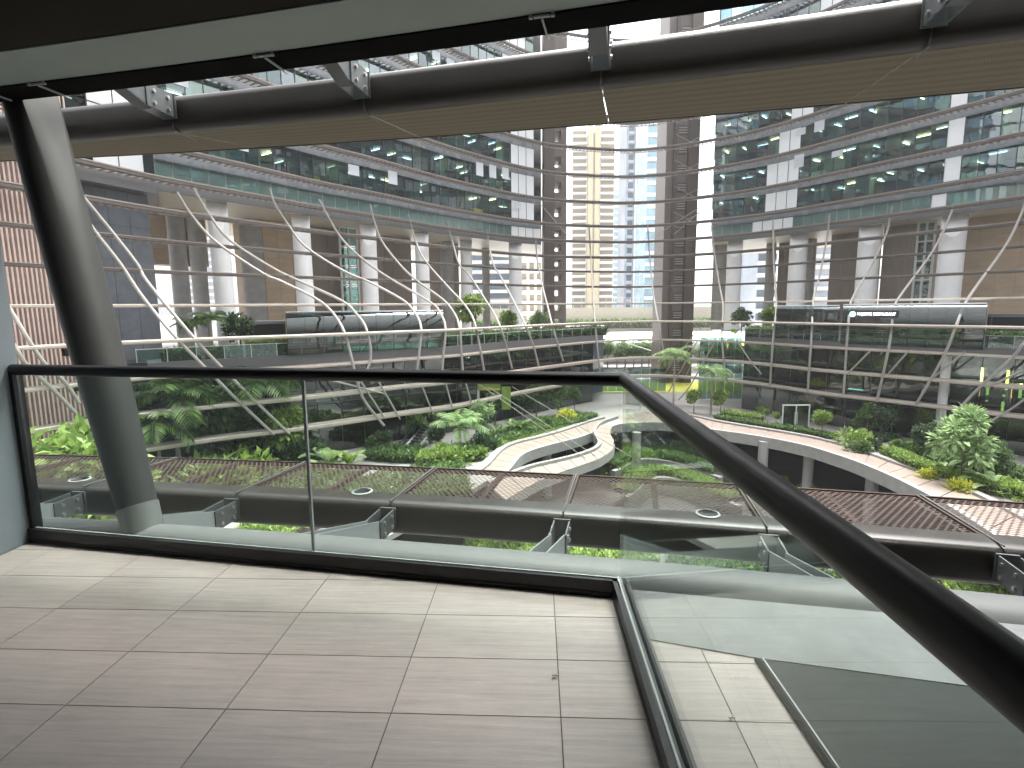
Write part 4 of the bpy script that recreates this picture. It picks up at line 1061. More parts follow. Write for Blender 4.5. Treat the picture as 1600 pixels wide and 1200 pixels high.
for x0, x1, y0, y1, m in ((746, 782, 600, 606, 'leaf_bright'), (746, 749, 606, 640, 'frame_light'), (746, 782, 606, 610, 'lawn_yellow'), (784, 798, 604, 640, 'leaf_bright')):
    p = aty(x0, y1, 57); q = aty(x1, y0, 57); child_world(gd, MB().box(((p.x+q.x)/2, 57, (p.z+q.z)/2), (q.x-p.x, .06, q.z-p.z)).build('door_panel', m))

def far_tower(label, px0, px1, Y, ztop, fl, body, slab, winm, bal=None, strips=()):
    a = aty(px0, 480, Y); b = aty(px1, 480, Y); w = b.x-a.x
    o = thing('city_tower', label, 'building', ((a.x+b.x)/2, Y, DECK))
    child_world(o, MB().box(((a.x+b.x)/2, Y+8, (ztop+DECK)/2), (w, 16, ztop-DECK)).build('body', body))
    z = -4
    while z < ztop-1:
        for u0, u1 in (bal or ((0, 1),)):
            child_world(o, MB().box((a.x+w*(u0+u1)/2, Y-.6, z), (w*(u1-u0), 1.6, fl*.30)).build('floor_band', slab))
            child_world(o, MB().box((a.x+w*(u0+u1)/2, Y-.02, z+fl*.5), (w*(u1-u0)*.92, .3, fl*.55)).build('window_band', winm))
        z += fl
    for u0, u1, m, dp in strips:
        child_world(o, MB().box((a.x+w*(u0+u1)/2, Y-.9, (ztop+4+DECK)/2), (w*(u1-u0), dp, ztop+4-DECK)).build('strip', m))
    return o
far_tower('pale apartment tower with golden centre strip and stacked balconies', 893, 957, 300, 92, 3.6, 'pale_clad', 'pale_clad', 'gold_dark', ((0, .34), (.66, 1)), ((.36, .48, 'gold_clad', 2), (.52, .64, 'gold_clad', 2)))
far_tower('blue glass tower with white stepped bands left of the right pylon', 1006, 1042, 210, 78, 4.2, 'blue_clad', 'pale_clad', 'blue_clad', ((0, .5), (.72, 1)))
far_tower('grey blue tower with white slanted windows behind the blue tower', 974, 1007, 250, 86, 4.0, 'grey_clad', 'grey_clad', 'far_window', ((.1, .35), (.55, .95)), ((.4, .47, 'pale_clad', 1.5),))
far_tower('slim grey blue tower beside the golden apartment tower', 955, 975, 340, 70, 3.6, 'grey_clad', 'pale_clad', 'blue_clad')
far_tower('pale apartment block seen left between the shaded columns', 299, 338, 260, 42, 3.2, 'pale_clad', 'pale_clad', 'grey_clad', ((0, .3), (.36, .62), (.7, 1)))
far_tower('blue grey office block seen behind the fifth left column', 735, 842, 230, 40, 4.0, 'grey_clad', 'pale_clad', 'far_window')
far_tower('pale block seen between the left pylon and the sixth column', 812, 850, 180, 30, 3.4, 'pale_clad', 'pale_clad', 'gold_dark', ((.1, .3), (.4, .6), (.7, .9)))
far_tower('blue white office block seen between the first two right columns', 1164, 1200, 200, 45, 4.0, 'pale_clad', 'pale_clad', 'blue_clad')
far_tower('grey office block seen left of the third right column', 1180, 1210, 170, 36, 3.6, 'grey_clad', 'pale_clad', 'far_window')
far_tower('white office block seen right of the second right column', 1262, 1296, 190, 44, 3.6, 'pale_clad', 'pale_clad', 'grey_clad')

# ================================================================== PLANTING
def leaf(mb, p, d, up_, l, w):
    """a folded leaf: two triangles pairs around a midrib"""
    d = d.normalized(); s_ = d.cross(up_)
    if s_.length < 1e-3: s_ = Vector((1, 0, 0))
    s_.normalize(); n = s_.cross(d)
    b = len(mb.v); m_ = p+d*(l*.5)
    mb.v += [tuple(p), tuple(m_+s_*w*.5+n*w*.12), tuple(p+d*l-n*l*.12), tuple(m_-s_*w*.5+n*w*.12)]
    mb.f += [(b, b+1, b+2), (b, b+2, b+3)]
def rv(r): 
    while True:
        v = Vector((r.uniform(-1, 1), r.uniform(-1, 1), r.uniform(-1, 1)))
        if .05 < v.length < 1: return v
def crown_mesh(seed, rx, rz_, n, ls, clumps=14, cz=0, asp=.5):
    r = random.Random(seed); mb = MB(); C_ = []
    for _ in range(clumps):
        v = rv(r).normalized()*r.uniform(.35, .95); C_.append((Vector((v.x*rx, v.y*rx, v.z*rz_+cz)), r.uniform(.22, .42)*rx))
    for i in range(n):
        c, cr = C_[i % clumps]; v = rv(r); q = c+Vector((v.x*cr, v.y*cr, v.z*cr*.75))
        d = (v+Vector((0, 0, -.15))+rv(r)*.7); l = ls*r.uniform(.6, 1.3)
        leaf(mb, q, d, Vector((r.uniform(-.5, .5), r.uniform(-.5, .5), 1)), l, l*asp)
    return mb, C_
def tree_proto(seed, h, rx, rz_, n, ls, leafm, trunk_r=.09, bark='bark', clumps=14, asp=.5):
    mb, C_ = crown_mesh(seed, rx, rz_, n, ls, clumps, h-rz_, asp)
    cm = bpy.data.meshes.new('crown'); cm.from_pydata(mb.v, [], mb.f); cm.materials.append(MATS[leafm])
    r = random.Random(seed+1); tb = MB(); t0 = h-rz_*1.5
    tb.tube([(0, 0, -.1), (r.uniform(-.05, .05), r.uniform(-.05, .05), t0*.5), (r.uniform(-.1, .1), r.uniform(-.1, .1), t0), (0, 0, h-rz_*.5)], [trunk_r*1.3, trunk_r, trunk_r*.8, trunk_r*.35], 8)
    for c, _ in C_[:7]:
        s_ = Vector((0, 0, max(t0*.8, c.z-1.2*rz_))); tb.tube([s_, s_.lerp(c, .55)+Vector((0, 0, .1)), c], [trunk_r*.5, trunk_r*.35, trunk_r*.15], 5)
    tm = tb.mesh('trunk', True); tm.materials.append(MATS[bark])
    return {'trunk': tm, 'crown': cm}
def palm_proto(seed, h, fl, nf, leafm, tr=.11, nl=16, droop=1.0):
    r = random.Random(seed); mb = MB(); rb_ = MB()
    for i in range(nf):
        a = i*2.399+r.uniform(-.2, .2); el = rad(r.uniform(15, 75)); L_ = fl*r.uniform(.8, 1.1)
        dh = Vector((math.cos(a), math.sin(a), 0)); pts = []; p = Vector((0, 0, h)); e = el
        for k in range(9):
            pts.append(p.copy()); p = p+(dh*math.cos(e)+Vector((0, 0, math.sin(e))))*(L_/8); e -= rad(droop*r.uniform(11, 16))
        rb_.tube(pts, [.03*(1-k/10) for k in range(9)], 4)
        for k in range(nl):
            u = .12+.88*k/nl; x = u*8; j = min(int(x), 7); q = pts[j].lerp(pts[j+1], x-j); t = (pts[j+1]-pts[j]).normalized()
            s_ = t.cross(Vector((0, 0, 1))).normalized(); ll = fl*.30*math.sin(math.pi*(.12+.8*u))+.1
            for sg_ in (-1, 1): leaf(mb, q, s_*sg_+t*.7+Vector((0, 0, -.35)), Vector((0, 0, 1)), ll, ll*.16)
    cm = bpy.data.meshes.new('crown'); cm.from_pydata(mb.v+rb_.v, [], mb.f+[tuple(i+len(mb.v) for i in f_) for f_ in rb_.f]); cm.materials.append(MATS[leafm])
    tb = MB(); tb.tube([(0, 0, -.1), (.05, .02, h*.4), (0, 0, h+.05)], [tr*1.3, tr, tr*.8], 9); tm = tb.mesh('trunk', True); tm.materials.append(MATS['trunk_grey'])
    return {'trunk': tm, 'crown': cm}
def bigleaf_proto(seed, h, n, leafm, lw=.28):
    r = random.Random(seed); mb = MB()
    for i in range(n):
        a = i*2.399+r.uniform(-.3, .3); e = rad(r.uniform(48, 86)); L_ = h*r.uniform(.65, 1.1); dh = Vector((math.cos(a), math.sin(a), 0)); s_ = Vector((-dh.y, dh.x, 0))
        p = Vector((0, 0, 0)); rows = []
        for k in range(9):
            w = 0.03 if k < 3 else lw*L_*.5*math.sin(math.pi*min(1, (k-2)/6.6))
            n_ = dh*(-math.sin(e))+Vector((0, 0, math.cos(e)))
            rows.append([p-s_*w+n_*w*.25, p, p+s_*w+n_*w*.25]); p = p+(dh*math.cos(e)+Vector((0, 0, math.sin(e))))*(L_/8); e -= rad(r.uniform(5, 14))
        mb.sweep(rows, closed=False)
    me = bpy.data.meshes.new('leaves'); me.from_pydata(mb.v, [], mb.f); me.materials.append(MATS[leafm]); return {'leaves': me}
def shrub_proto(seed, rx, rz_, n, ls, leafm, asp=.5):
    r = random.Random(seed); mb = MB(); lob = [(Vector((r.uniform(-.5, .5)*rx, r.uniform(-.5, .5)*rx, 0)), r.uniform(.45, .75)) for _ in range(6)]
    for i in range(n):
        c, k = lob[i % 6]; v = rv(r).normalized()*r.uniform(.6, 1.0)**.5; v.z = abs(v.z)
        q = c+Vector((v.x*rx*k, v.y*rx*k, v.z*rz_*(k+.3))); l = ls*r.uniform(.6, 1.3)
        leaf(mb, q, v+rv(r)*.8, Vector((0, 0, 1)), l, l*asp)
    me = bpy.data.meshes.new('foliage'); me.from_pydata(mb.v, [], mb.f); me.materials.append(MATS[leafm])
    sb = MB()
    for c, k in lob: sb.tube([(c.x*.3, c.y*.3, -.05), (c.x, c.y, rz_*.5)], .03, 5)
    sm_ = sb.mesh('stems'); sm_.materials.append(MATS['bark']); return {'stems': sm_, 'foliage': me}
PROTO = {
 'tree_mid': tree_proto(11, 4.6, 1.5, 1.5, 1500, .38, 'leaf_mid'), 'tree_bright': tree_proto(12, 3.2, 1.2, .95, 1100, .34, 'leaf_bright', .05),
 'tree_dark': tree_proto(13, 4.4, 1.7, 1.5, 1600, .42, 'leaf_dark'), 'tree_pale': tree_proto(14, 5.0, 1.9, 1.6, 1500, .55, 'leaf_pale', .1, 'bark', 16, .35),
 'tree_far': tree_proto(15, 6.2, 2.0, 2.1, 1100, .55, 'leaf_far', .13, 'trunk_grey'), 'tree_far2': tree_proto(16, 6.8, 1.9, 2.4, 1100, .55, 'leaf_far', .13, 'trunk_grey'),
 'tree_big': tree_proto(17, 6.0, 2.4, 2.2, 2200, .62, 'leaf_pale', .13, 'bark', 18, .42),
 'tree_tall': tree_proto(23, 7.0, 1.6, 2.2, 1600, .45, 'leaf_mid', .1), 'tree_leafy': tree_proto(24, 5, 2.6, 2.3, 1900, .55, 'leaf_bright', .12, 'bark', 18, .6),
 'palm': palm_proto(18, 6.5, 3.0, 15, 'leaf_pale'), 'palm_b': palm_proto(26, 5.6, 2.9, 14, 'leaf_pale'), 'palm_dark': palm_proto(19, 4.0, 2.6, 14, 'leaf_mid', .1), 'fern': palm_proto(20, .5, 1.6, 16, 'leaf_mid', .06, 12, 1.1),
 'cycad': palm_proto(27, 1.8, 2.6, 14, 'leaf_pale', .14, 14, .8),
 'banana': bigleaf_proto(21, 3.6, 11, 'leaf_pale'), 'banana_b': bigleaf_proto(22, 3.0, 9, 'leaf_bright', .34), 'agave': bigleaf_proto(25, 1.6, 16, 'leaf_mid', .16),
 'shrub_mid': shrub_proto(31, 1.2, 1.1, 900, .30, 'leaf_mid'), 'shrub_bright': shrub_proto(32, 1.2, .9, 900, .26, 'leaf_bright'), 'shrub_yellow': shrub_proto(33, 1.0, .9, 700, .26, 'leaf_yellow'),
 'shrub_dark': shrub_proto(34, 1.3, 1.2, 900, .34, 'leaf_dark'), 'shrub_pale': shrub_proto(35, 1.1, 1.0, 800, .32, 'leaf_pale', .4)}
NAMES = {'tree': 'garden_tree', 'palm': 'palm_tree', 'fern': 'fern', 'cycad': 'palm_tree', 'banana': 'banana_plant', 'agave': 'agave_plant', 'shrub': 'shrub'}
CATS = {'tree': 'tree', 'palm': 'palm', 'fern': 'fern', 'cycad': 'palm', 'banana': 'plant', 'agave': 'plant', 'shrub': 'shrub'}
def plant(kind, p, s, label, group=None, rz=None, sz=None):
    base = kind.split('_')[0]; o = thing(NAMES[base], label, CATS[base], p, rz if rz is not None else random.uniform(0, 6.28), group or base+' planting')
    for nm, me in PROTO[kind].items():
        q = put(nm, me, None, o); q.scale = (s, s, sz or s)
    return o
def plant_px(kind, px, py, s, label, z=DECK, **k): return plant(kind, atz(px, py, z), s, label, **k)
def bed(name, label, path, w, h, dens, ls, leafm, z, asp=.5, seed=1, cat='hedge'):
    """clipped hedge or ground cover along a path: nobody could count its leaves"""
    r = random.Random(seed); P = catmull(path, 6) if len(path) > 2 else [Vector(q) for q in path]; mb = MB(); co = MB()
    L_ = sum((P[i+1]-P[i]).length for i in range(len(P)-1)); n = int(L_*dens)
    rows = []
    for i, p in enumerate(P):
        t = (P[min(i+1, len(P)-1)]-P[max(0, i-1)]); nn = Vector((t.y, -t.x, 0)).normalized()*w*.42
        rows.append([(p.x-nn.x, p.y-nn.y, z), (p.x+nn.x, p.y+nn.y, z), (p.x+nn.x, p.y+nn.y, z+h*.8), (p.x-nn.x, p.y-nn.y, z+h*.8)])
    co.sweep(rows)
    for _ in range(n):
        u = r.random()*(len(P)-1); i = min(int(u), len(P)-2); p = P[i].lerp(P[i+1], u-i); t = (P[i+1]-P[i]).normalized(); nn = Vector((t.y, -t.x, 0))
        if r.random() < .6: q = p+nn*r.uniform(-.5, .5)*w; zz = z+h*r.uniform(.78, 1.08)
        else: q = p+nn*(r.choice((-.5, .5))*w*r.uniform(.85, 1.05)); zz = z+h*r.uniform(.05, 1)
        l = ls*r.uniform(.6, 1.3); leaf(mb, Vector((q.x, q.y, zz)), rv(r)+Vector((0, 0, .5)), Vector((0, 0, 1)), l, l*asp)
    o = thing(name, label, cat, (P[0].x, P[0].y, z)); child_world(o, co.build('soil_core', 'soil'))
    q = child_world(o, mb.build('foliage', leafm, raw=True)); q['kind'] = 'stuff'
    return o
def arcpath(px0, px1, f, n=6): return [RP(thx(px0)+(thx(px1)-thx(px0))*i/n, f(thx(px0)+(thx(px1)-thx(px0))*i/n), 0) for i in range(n+1)]
# --- left terrace
bed('hedge', 'bright yellow green clipped hedge on left terrace beside the hut', arcpath(380, 530, lambda t: RL(t)+7.0), 1.6, 1.5, 480, .24, 'leaf_bright', TERZ, seed=3)
bed('hedge', 'low mixed green planting left of the bright hedge on left terrace', arcpath(246, 372, lambda t: RL(t)+7.2), 1.6, .9, 260, .28, 'leaf_mid', TERZ, seed=4)
bed('hedge', 'green planting along left terrace edge right of the glass pavilion', arcpath(692, 940, lambda t: RL(t)+7.4), 2.4, 1.1, 420, .34, 'leaf_mid', TERZ, seed=5)
def terr(kind, px, off, s, label, pod=1, **k):
    t = thx(px); return plant(kind, RP(t, RL(t)+off, TERZ), s, label, **k)
terr('tree_dark', 372, 9.5, .95, 'round dark tree on left terrace in front of the first pale column')
terr('tree_bright', 738, 12, 1.75, 'spreading yellow green tree on left terrace between the third and fourth columns')
terr('tree_bright', 792, 8.5, 1.15, 'round bright green tree on left terrace near its right end')
terr('shrub_bright', 705, 8, 1.1, 'bright shrub at right end of the left glass pavilion')
terr('shrub_pale', 735, 8, 1.2, 'pale shrub on left terrace below the yellow green tree'); terr('shrub_bright', 765, 7.8, 1.2, 'bright shrub on left terrace left of the round tree')
terr('shrub_bright', 830, 7.8, 1.2, 'bright shrub on left terrace right of the round tree'); terr('tree_pale', 838, 9, .7, 'small pale tree at the right end of left terrace')
terr('shrub_dark', 690, 11, 1.3, 'dark shrub behind the right end of the left glass pavilion'); terr('palm_dark', 324, 9, .8, 'spiky pale palm on left terrace left of the dark tree'); terr('palm_dark', 294, 10, .7, 'arching palm on left terrace beside the granite block')
# --- right terrace
bed('hedge', 'bright green planting on right terrace left of the small pavilion', arcpath(1172, 1252, lambda t: RL(t)+3.6), 1.8, 1.2, 460, .3, 'leaf_bright', TERZ, seed=6)
bed('hedge', 'green planting on right terrace in front of the hut', arcpath(1500, 1640, lambda t: RL(t)+3.4), 1.8, 1.3, 380, .3, 'leaf_mid', TERZ, seed=7)
terr('tree_mid', 1160, 6, .85, 'loose green tree at the left end of right terrace'); terr('tree_bright', 1200, 8, 1.2, 'yellow green small tree on right terrace between the first two columns')
terr('banana_b', 1150, 4, .5, 'bright big leaved plant at left tip of the right terrace'); terr('shrub_bright', 1562, 4.5, 1.2, 'bright rounded shrub on right terrace beside the hut')
# --- right forecourt and planters
bed('hedge', 'low green hedge along the right footpath near the lawn end', [p+Vector((.6, 1.6, 0)) for p in rA[2:7]], 1.3, .55, 320, .26, 'leaf_mid', DECK, seed=8)
bed('hedge', 'bright flowering hedge strip left on the right footpath', zp([(1132, 652), (1160, 657), (1190, 661)], DECK), 1.6, .8, 460, .26, 'leaf_bright', DECK, seed=9)
bed('hedge', 'bright green hedge lining the right planter above the path', zp([(1388, 712), (1420, 728), (1460, 744), (1500, 757), (1560, 772), (1640, 786)], DECK), 1.4, .75, 620, .24, 'leaf_bright', DECK, seed=10)
bed('hedge', 'mixed low planting filling the right planter', zp([(1410, 700), (1450, 715), (1500, 728), (1560, 742), (1640, 760)], DECK), 2.6, .6, 420, .34, 'leaf_mid', DECK, seed=11)
bed('hedge', 'dark low planting at foot of the dark trees on right forecourt', zp([(1345, 684), (1370, 689), (1398, 688)], DECK), 1.6, .5, 320, .34, 'leaf_dark', DECK, seed=12)
plant_px('tree_big', 1502, 752, .92, 'large pale leaved tree in the right planter')
plant_px('tree_dark', 1442, 716, .78, 'dark round tree at the left end of right planter'); plant_px('tree_mid', 1560, 745, .62, 'green bush tree right of the large pale tree')
plant_px('tree_dark', 1374, 686, .86, 'dark leafy tree on right forecourt in front of the glass'); plant_px('tree_mid', 1352, 683, .78, 'lighter tree just left of the dark forecourt tree')
plant_px('tree_bright', 1284, 682, .86, 'small round bright tree on right forecourt beside the path'); plant_px('shrub_bright', 1335, 694, 1.5, 'dome shaped bright shrub on right forecourt'); plant_px('shrub_mid', 1345, 706, 1.0, 'green shrub below the dome shaped shrub')
plant_px('shrub_dark', 1364, 702, .8, 'dark small shrub right of the dome shaped shrub')
plant_px('tree_bright', 1084, 646, .95, 'left of two bright small trees below the palms'); plant_px('tree_bright', 1126, 650, 1.0, 'right of two bright small trees below the palms')
plant_px('palm', 1052, 640, 1.05, 'tall palm standing before the right brown pylon'); plant_px('palm_b', 1110, 648, .95, 'tall palm right of the brown pylon')
for px, py, nm in ((1186, 652, 'left'), (1196, 656, 'middle'), (1212, 662, 'right')): plant_px('tree_bright', px, py, .42, 'tiny potted tree before the right podium door, %s of three' % nm)
plant_px('banana_b', 1250, 668, .42, 'small broad leaved plant beside the footpath hedge')
plant_px('shrub_yellow', 1452, 748, .8, 'yellow shrub in the right planter'); plant_px('agave', 1440, 722, .9, 'spiky green plant in the right planter'); plant_px('banana', 1478, 742, .55, 'orange tipped broad leaved plant in right planter')
plant_px('shrub_pale', 1478, 728, 1.2, 'silvery shrub left of the large pale tree'); plant_px('banana', 1550, 768, .6, 'broad leaved plant at the right end of the right planter'); plant_px('shrub_yellow', 1502, 768, .9, 'yellow green shrub under the large pale tree'); plant_px('shrub_mid', 1408, 706, 1.0, 'rounded green shrub at tip of the right planter'); plant_px('shrub_bright', 1590, 778, 1.2, 'bright shrub at right edge of the right planter')
# --- left garden
def court(kind, px, off, s_, label):
    t = thx(px); return plant(kind, RP(t, RL(t)+off, DECK), s_, label)
court('tree_bright', 425, 2.0, 1.7, 'bright small tree before the left podium right of the glass joint'); court('palm_dark', 225, 1.0, 1.3, 'low palm partly hidden by the slanted column')
court('shrub_dark', 440, 3.0, 2.0, 'dark bush at the foot of left podium glass'); court('shrub_mid', 470, 3.5, 1.8, 'mid green bush at foot of left podium glass'); court('tree_dark', 375, 3.6, 1.5, 'dark tree close to the left podium glass')
plant_px('tree_mid', 650, 692, .75, 'leafy tree behind the escalator'); plant_px('tree_pale', 745, 690, .8, 'pale leafy tree on the left garden bank'); plant_px('shrub_dark', 755, 700, 1.2, 'dark shrub at the corner of left garden path'); plant_px('shrub_bright', 705, 722, 1.5, 'bright rounded shrub in front of the feathery palm')
plant_px('tree_tall', 898, 646, .55, 'slim tree at the far end of left garden'); plant_px('shrub_mid', 848, 668, 1.2, 'green shrub on left garden bank below the tall rounded tree'); plant_px('fern', 830, 676, 1.2, 'fern on the left garden bank')
bed('hedge', 'bright grass bank beside the left footbridge arm', [p+Vector((-1.6, 1.0, 0)) for p in wA[2:7]], 2.4, .35, 560, .22, 'leaf_bright', DECK, .35, seed=13)
bed('hedge', 'mixed ground cover behind the grass bank in left garden', zp([(776, 690), (812, 680), (850, 670), (890, 660), (915, 652)], DECK), 3.2, .5, 420, .34, 'leaf_mid', DECK, seed=14)
bed('hedge', 'bright shrub border beside the escalator', zp([(655, 722), (690, 722), (725, 718), (745, 712)], DECK), 2.6, .8, 520, .3, 'leaf_bright', DECK, seed=15)
bed('hedge', 'dark ground cover around the escalator planter', zp([(585, 712), (620, 716), (655, 716)], DECK), 3.0, .7, 420, .36, 'leaf_mid', DECK, seed=16)
plant_px('shrub_yellow', 886, 660, 1.5, 'vivid yellow shrub beside the left footbridge arm'); plant_px('agave', 812, 678, 1.5, 'large spiky plant on left garden bank'); plant_px('banana_b', 800, 676, .62, 'broad leaved plant on left garden bank'); plant_px('agave', 776, 684, 1.3, 'small spiky plant at left of garden bank')
plant_px('tree_tall', 774, 664, .62, 'slim light green tree before the left podium'); plant_px('tree_mid', 838, 652, .95, 'green tree behind the left garden bank'); plant_px('tree_mid', 872, 650, 1.05, 'tall rounded tree near the left pylon'); plant_px('tree_dark', 815, 655, .8, 'dark bushy tree before the left podium glass')
plant_px('cycad', 718, 706, 1.25, 'pale feathery palm in left garden beside the escalator'); plant_px('tree_dark', 682, 706, .62, 'rounded dark tree left of the feathery palm'); plant_px('shrub_mid', 740, 716, 1.2, 'green shrub below the feathery palm'); plant_px('fern', 700, 712, 1.1, 'fern at foot of the rounded dark tree')
plant_px('tree_dark', 600, 706, .5, 'dark bush left of the escalator'); plant_px('shrub_mid', 588, 700, 1.1, 'leafy shrub beside the left path'); plant_px('shrub_mid', 622, 712, 1.0, 'leafy shrub below the escalator')
plant_px('banana', 516, 735, .92, 'large pale banana plant above the mesh ledge'); plant_px('shrub_bright', 486, 728, 1.3, 'bright bush left of the banana plant'); plant_px('banana_b', 545, 735, .8, 'broad leaf plant right of the banana plant')
court('shrub_bright', 342, -1.0, 3.0, 'wide bright bush behind the mesh ledge left of the joint'); court('shrub_mid', 304, 0, 2.6, 'green bush right of the slanted column base')
court('palm_dark', 258, 2.5, 1.7, 'feathery palm just right of the slanted column'); court('palm_dark', 396, 3.0, 1.75, 'dark palm behind the glass joint'); court('tree_dark', 300, 3.2, 1.75, 'dark tree between the two left palms'); court('tree_tall', 338, 3.4, 1.15, 'slim tree left of the dark palm')
court('tree_leafy', 66, -3.5, 1.5, 'large bright leafy tree at the far left below the slat clad building'); court('shrub_bright', 150, -1, 2.6, 'small bright shrub left of the slanted column base')
# --- sunken garden and the hedges seen below the ledge
bed('hedge', 'bright green planting in the gap below the ledge, centre', zp([(740, 862), (800, 852), (880, 858), (960, 872), (1010, 885)], -16.2), 5.0, 1.2, 700, .42, 'leaf_bright', -17.4, seed=17)
bed('hedge', 'bright green planting in the gap below the ledge, left of centre', zp([(380, 836), (430, 832), (480, 838)], DECK), 3.0, .8, 900, .3, 'leaf_bright', DECK, seed=18)
bed('hedge', 'green planting in the gap below the ledge behind the side glass', zp([(1050, 896), (1120, 900), (1200, 905), (1300, 920), (1400, 945)], -16.2), 5.0, 1.2, 600, .42, 'leaf_mid', -17.4, seed=19)
bed('hedge', 'bright green planting in the gap at the right picture edge', zp([(1480, 925), (1540, 935), (1620, 950)], -16.4), 4.0, 1.1, 800, .36, 'leaf_bright', -17.4, seed=20)
bed('hedge', 'curved green hedge inside the upper planter rim of sunken garden', [p+Vector((0, 1.3, 0)) for p in zp([(955, 735), (1000, 716), (1060, 722), (1130, 745)], -15.5)], 1.8, .7, 520, .3, 'leaf_mid', -15.7, seed=21)
bed('hedge', 'yellow green hedge inside the lower planter rim of sunken garden', [p+Vector((0, 1.3, 0)) for p in zp([(975, 775), (1020, 745), (1080, 752), (1160, 790)], -15.8)], 1.8, .6, 520, .3, 'leaf_bright', -16.0, seed=22)
plant_px('tree_tall', 1000, 715, .72, 'tree rising from the sunken garden beside the loop', z=LOW); plant_px('tree_mid', 1045, 712, .8, 'tree in the sunken garden right of the loop', z=LOW); plant_px('tree_dark', 920, 705, .8, 'tree in the shade inside the footbridge loop', z=LOW); plant_px('shrub_yellow', 1258, 775, 1.2, 'yellow shrub in the dark void below the right path', z=LOW); plant_px('shrub_yellow', 1222, 752, .6, 'small pale yellow shrub in the dark void', z=LOW)
plant_px('shrub_bright', 968, 742, 1.3, 'bright shrub in the sunken garden below the loop', z=-16.5)
# --- row of trees beyond the lawn
for k in range(13):
    x = aty(896+k*13.5, 480, 118).x
    plant('tree_far' if k % 2 else 'tree_far2', Vector((x, 118+random.uniform(-2, 2), DECK)), random.uniform(.92, 1.12), 'light green street tree in the row beyond the lawn', group='street trees beyond the lawn')
for k in range(7):
    x = aty(1096+k*12, 480, 112).x
    plant('tree_far', Vector((x, 112+random.uniform(-3, 3), DECK)), random.uniform(.8, 1.1), 'light green street tree seen through the tall glass screen', group='street trees behind the tall glass screen')
bed('hedge', 'pale planting along the top of wall above the white roof', [Vector((-15, 199, 0)), Vector((75, 199, 0))], 3, 2.5, 60, 1.2, 'leaf_far', -6.5, seed=30)

# ---- escalator
ep = atz(640, 706, DECK); eq = atz(652, 684, DECK)
es = thing('escalator', 'small escalator with glass sides rising among the left planting', 'escalator', ep, rad(-20))
for k in range(9): MB().box((0, .45*k, .16+.17*k), (1.0, .46, .2+.02*k)).build('step', 'frame_dark', es)
for s_ in (-1, 1):
    MB().tube([(s_*.75, -.6, .95), (s_*.75, 0, 1.0), (s_*.75, 4.0, 2.55), (s_*.75, 4.7, 2.6), (s_*.75, 4.9, 2.3)], .05, 6).build('handrail', 'black_metal', es)
    MB().add([(s_*.7, -.4, .1), (s_*.7, 4.5, 1.6), (s_*.7, 4.5, 2.5), (s_*.7, 0, .95)], [(0, 1, 2, 3)]).build('side_glass', 'podium_glass_pale', es)
    MB().beam((s_*.72, -.4, .12), (s_*.72, 4.5, 1.6), .2, .25).build('skirt', 'frame_light', es)
# ---- entrance portals of the podiums
for px, py, lab in ((1242, 672, 'slim light framed glass door of the right podium'), (262, 712, 'slim light framed kiosk portal in the left garden')):
    p = atz(px, py, DECK); o = thing('door_portal', lab, 'door', p); w, h = 2.8, 2.7
    for x in (-w/2, 0, w/2): MB().box((x, 0, h/2), (.09, .12, h)).build('post', 'frame_light', o)
    MB().box((0, 0, h), (w+.1, .14, .1)).build('lintel', 'frame_light', o)
    for x in (-w/4, w/4): MB().box((x, .02, h/2), (w/2-.12, .03, h-.1)).build('door_leaf', 'podium_glass', o)
    for x in (-.14, .14): MB().tube([(x, -.08, .7), (x, -.08, 2.0)], .025, 6).build('handle', 'frame_light', o)

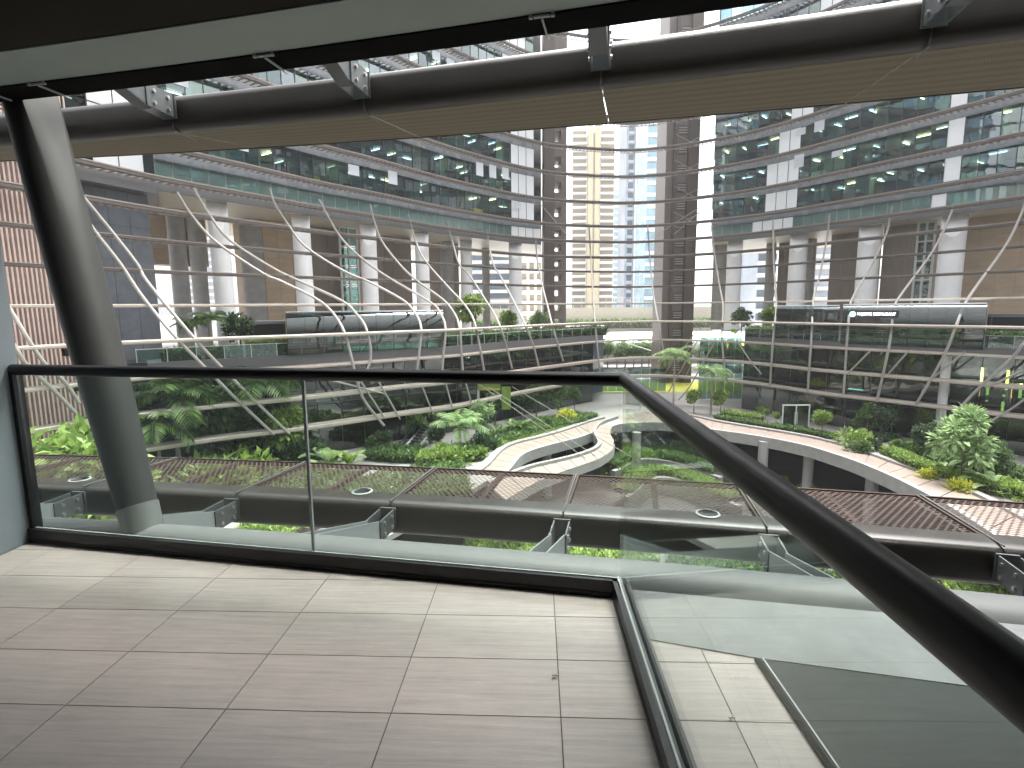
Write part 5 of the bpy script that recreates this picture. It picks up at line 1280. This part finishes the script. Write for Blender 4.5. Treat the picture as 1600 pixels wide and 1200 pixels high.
# ---- people (very small in the picture)
def person(px, py, z, label, top, trous, face=0, h=1.72, step=.16):
    p = atz(px, py, z); o = thing('person', label, 'person', p, face)
    V = [(0, 0, .95), (0, 0, 1.15), (0, 0, 1.38), (0, 0, 1.48), (0, -.01, 1.56), (0, 0, 1.70),
         (.10, 0, .90), (.11, -step, .50), (.11, -step*.6, .08), (.11, -step*.6-.16, .03), (-.10, 0, .90), (-.11, step*.7, .50), (-.11, step*1.2, .10), (-.11, step*1.2-.16, .03),
         (.19, 0, 1.40), (.24, .05, 1.12), (.22, -.08, .90), (.21, -.14, .80), (-.19, 0, 1.40), (-.24, -.02, 1.12), (-.22, -.12, .90), (-.21, -.17, .80)]
    Ed = [(0, 1), (1, 2), (2, 3), (3, 4), (4, 5), (0, 6), (6, 7), (7, 8), (8, 9), (0, 10), (10, 11), (11, 12), (12, 13), (2, 14), (14, 15), (15, 16), (16, 17), (2, 18), (18, 19), (19, 20), (20, 21)]
    Rr = [.15, .14, .16, .06, .095, .085, .10, .07, .05, .045, .10, .07, .05, .045, .075, .055, .04, .035, .075, .055, .04, .035]
    me = bpy.data.meshes.new('body'); me.from_pydata(V, Ed, []); b_ = bpy.data.objects.new('body', me); COL.objects.link(b_)
    md = b_.modifiers.new('skin', 'SKIN'); b_.modifiers.new('sub', 'SUBSURF').levels = 1
    for i, sv in enumerate(me.skin_vertices[0].data): sv.radius = (Rr[i], Rr[i]*.8); sv.use_root = (i == 0)
    bpy.context.view_layer.update(); ev = b_.evaluated_get(bpy.context.evaluated_depsgraph_get()); nm = bpy.data.meshes.new_from_object(ev); bpy.data.objects.remove(b_)
    for k in (trous, top, 'skin', 'hair'): nm.materials.append(MATS[k])
    for f_ in nm.polygons:
        c = f_.center; f_.use_smooth = True
        f_.material_index = 0 if c.z < .98 and abs(c.x) < .19 else (3 if c.z > 1.64 or (c.z > 1.52 and c.y > .03) else (2 if c.z > 1.44 or (c.z < .92 and abs(c.x) > .16) else 1))
    put('body', nm, None, o, scale=h/1.78)
person(962, 700, DECK-.2, 'person in dark clothes walking at right edge of the footbridge loop', 'cloth_dark', 'cloth_dark', .8)
person(885, 712, LOW+2.4, 'person in black standing under the footbridge, left of a pair', 'cloth_dark', 'cloth_dark', .4)
person(893, 712, LOW+2.4, 'person in dark blue standing under the footbridge, right of a pair', 'cloth_blue', 'cloth_dark', -.5)

bed('hedge', 'green planting on the deck seen through the mesh ledge, left of the footbridge', zp([(560, 800), (620, 775), (680, 762), (730, 758)], DECK), 7, .7, 900, .4, 'leaf_mid', DECK, seed=41)
bed('hedge', 'green planting on the deck seen through the mesh ledge, far left', zp([(100, 770), (250, 765), (400, 765), (520, 780)], DECK), 7, .7, 700, .4, 'leaf_mid', DECK, seed=42)
# ---- hazy air
hz = MB().box((0, 1470, 40), (1820, 3080, 2*58.95)).build('haze', None); hz['kind'] = 'stuff'
hm = bpy.data.materials.new('haze_air'); hm.use_nodes = True; hm.node_tree.nodes.clear()
ho = hm.node_tree.nodes.new('ShaderNodeOutputMaterial'); pv_ = hm.node_tree.nodes.new('ShaderNodeVolumePrincipled')
pv_.inputs['Color'].default_value = (.93, .95, .97, 1); pv_.inputs['Density'].default_value = .00035; pv_.inputs['Anisotropy'].default_value = .3
hm.node_tree.links.new(pv_.outputs[0], ho.inputs['Volume']); hz.data.materials.append(hm)
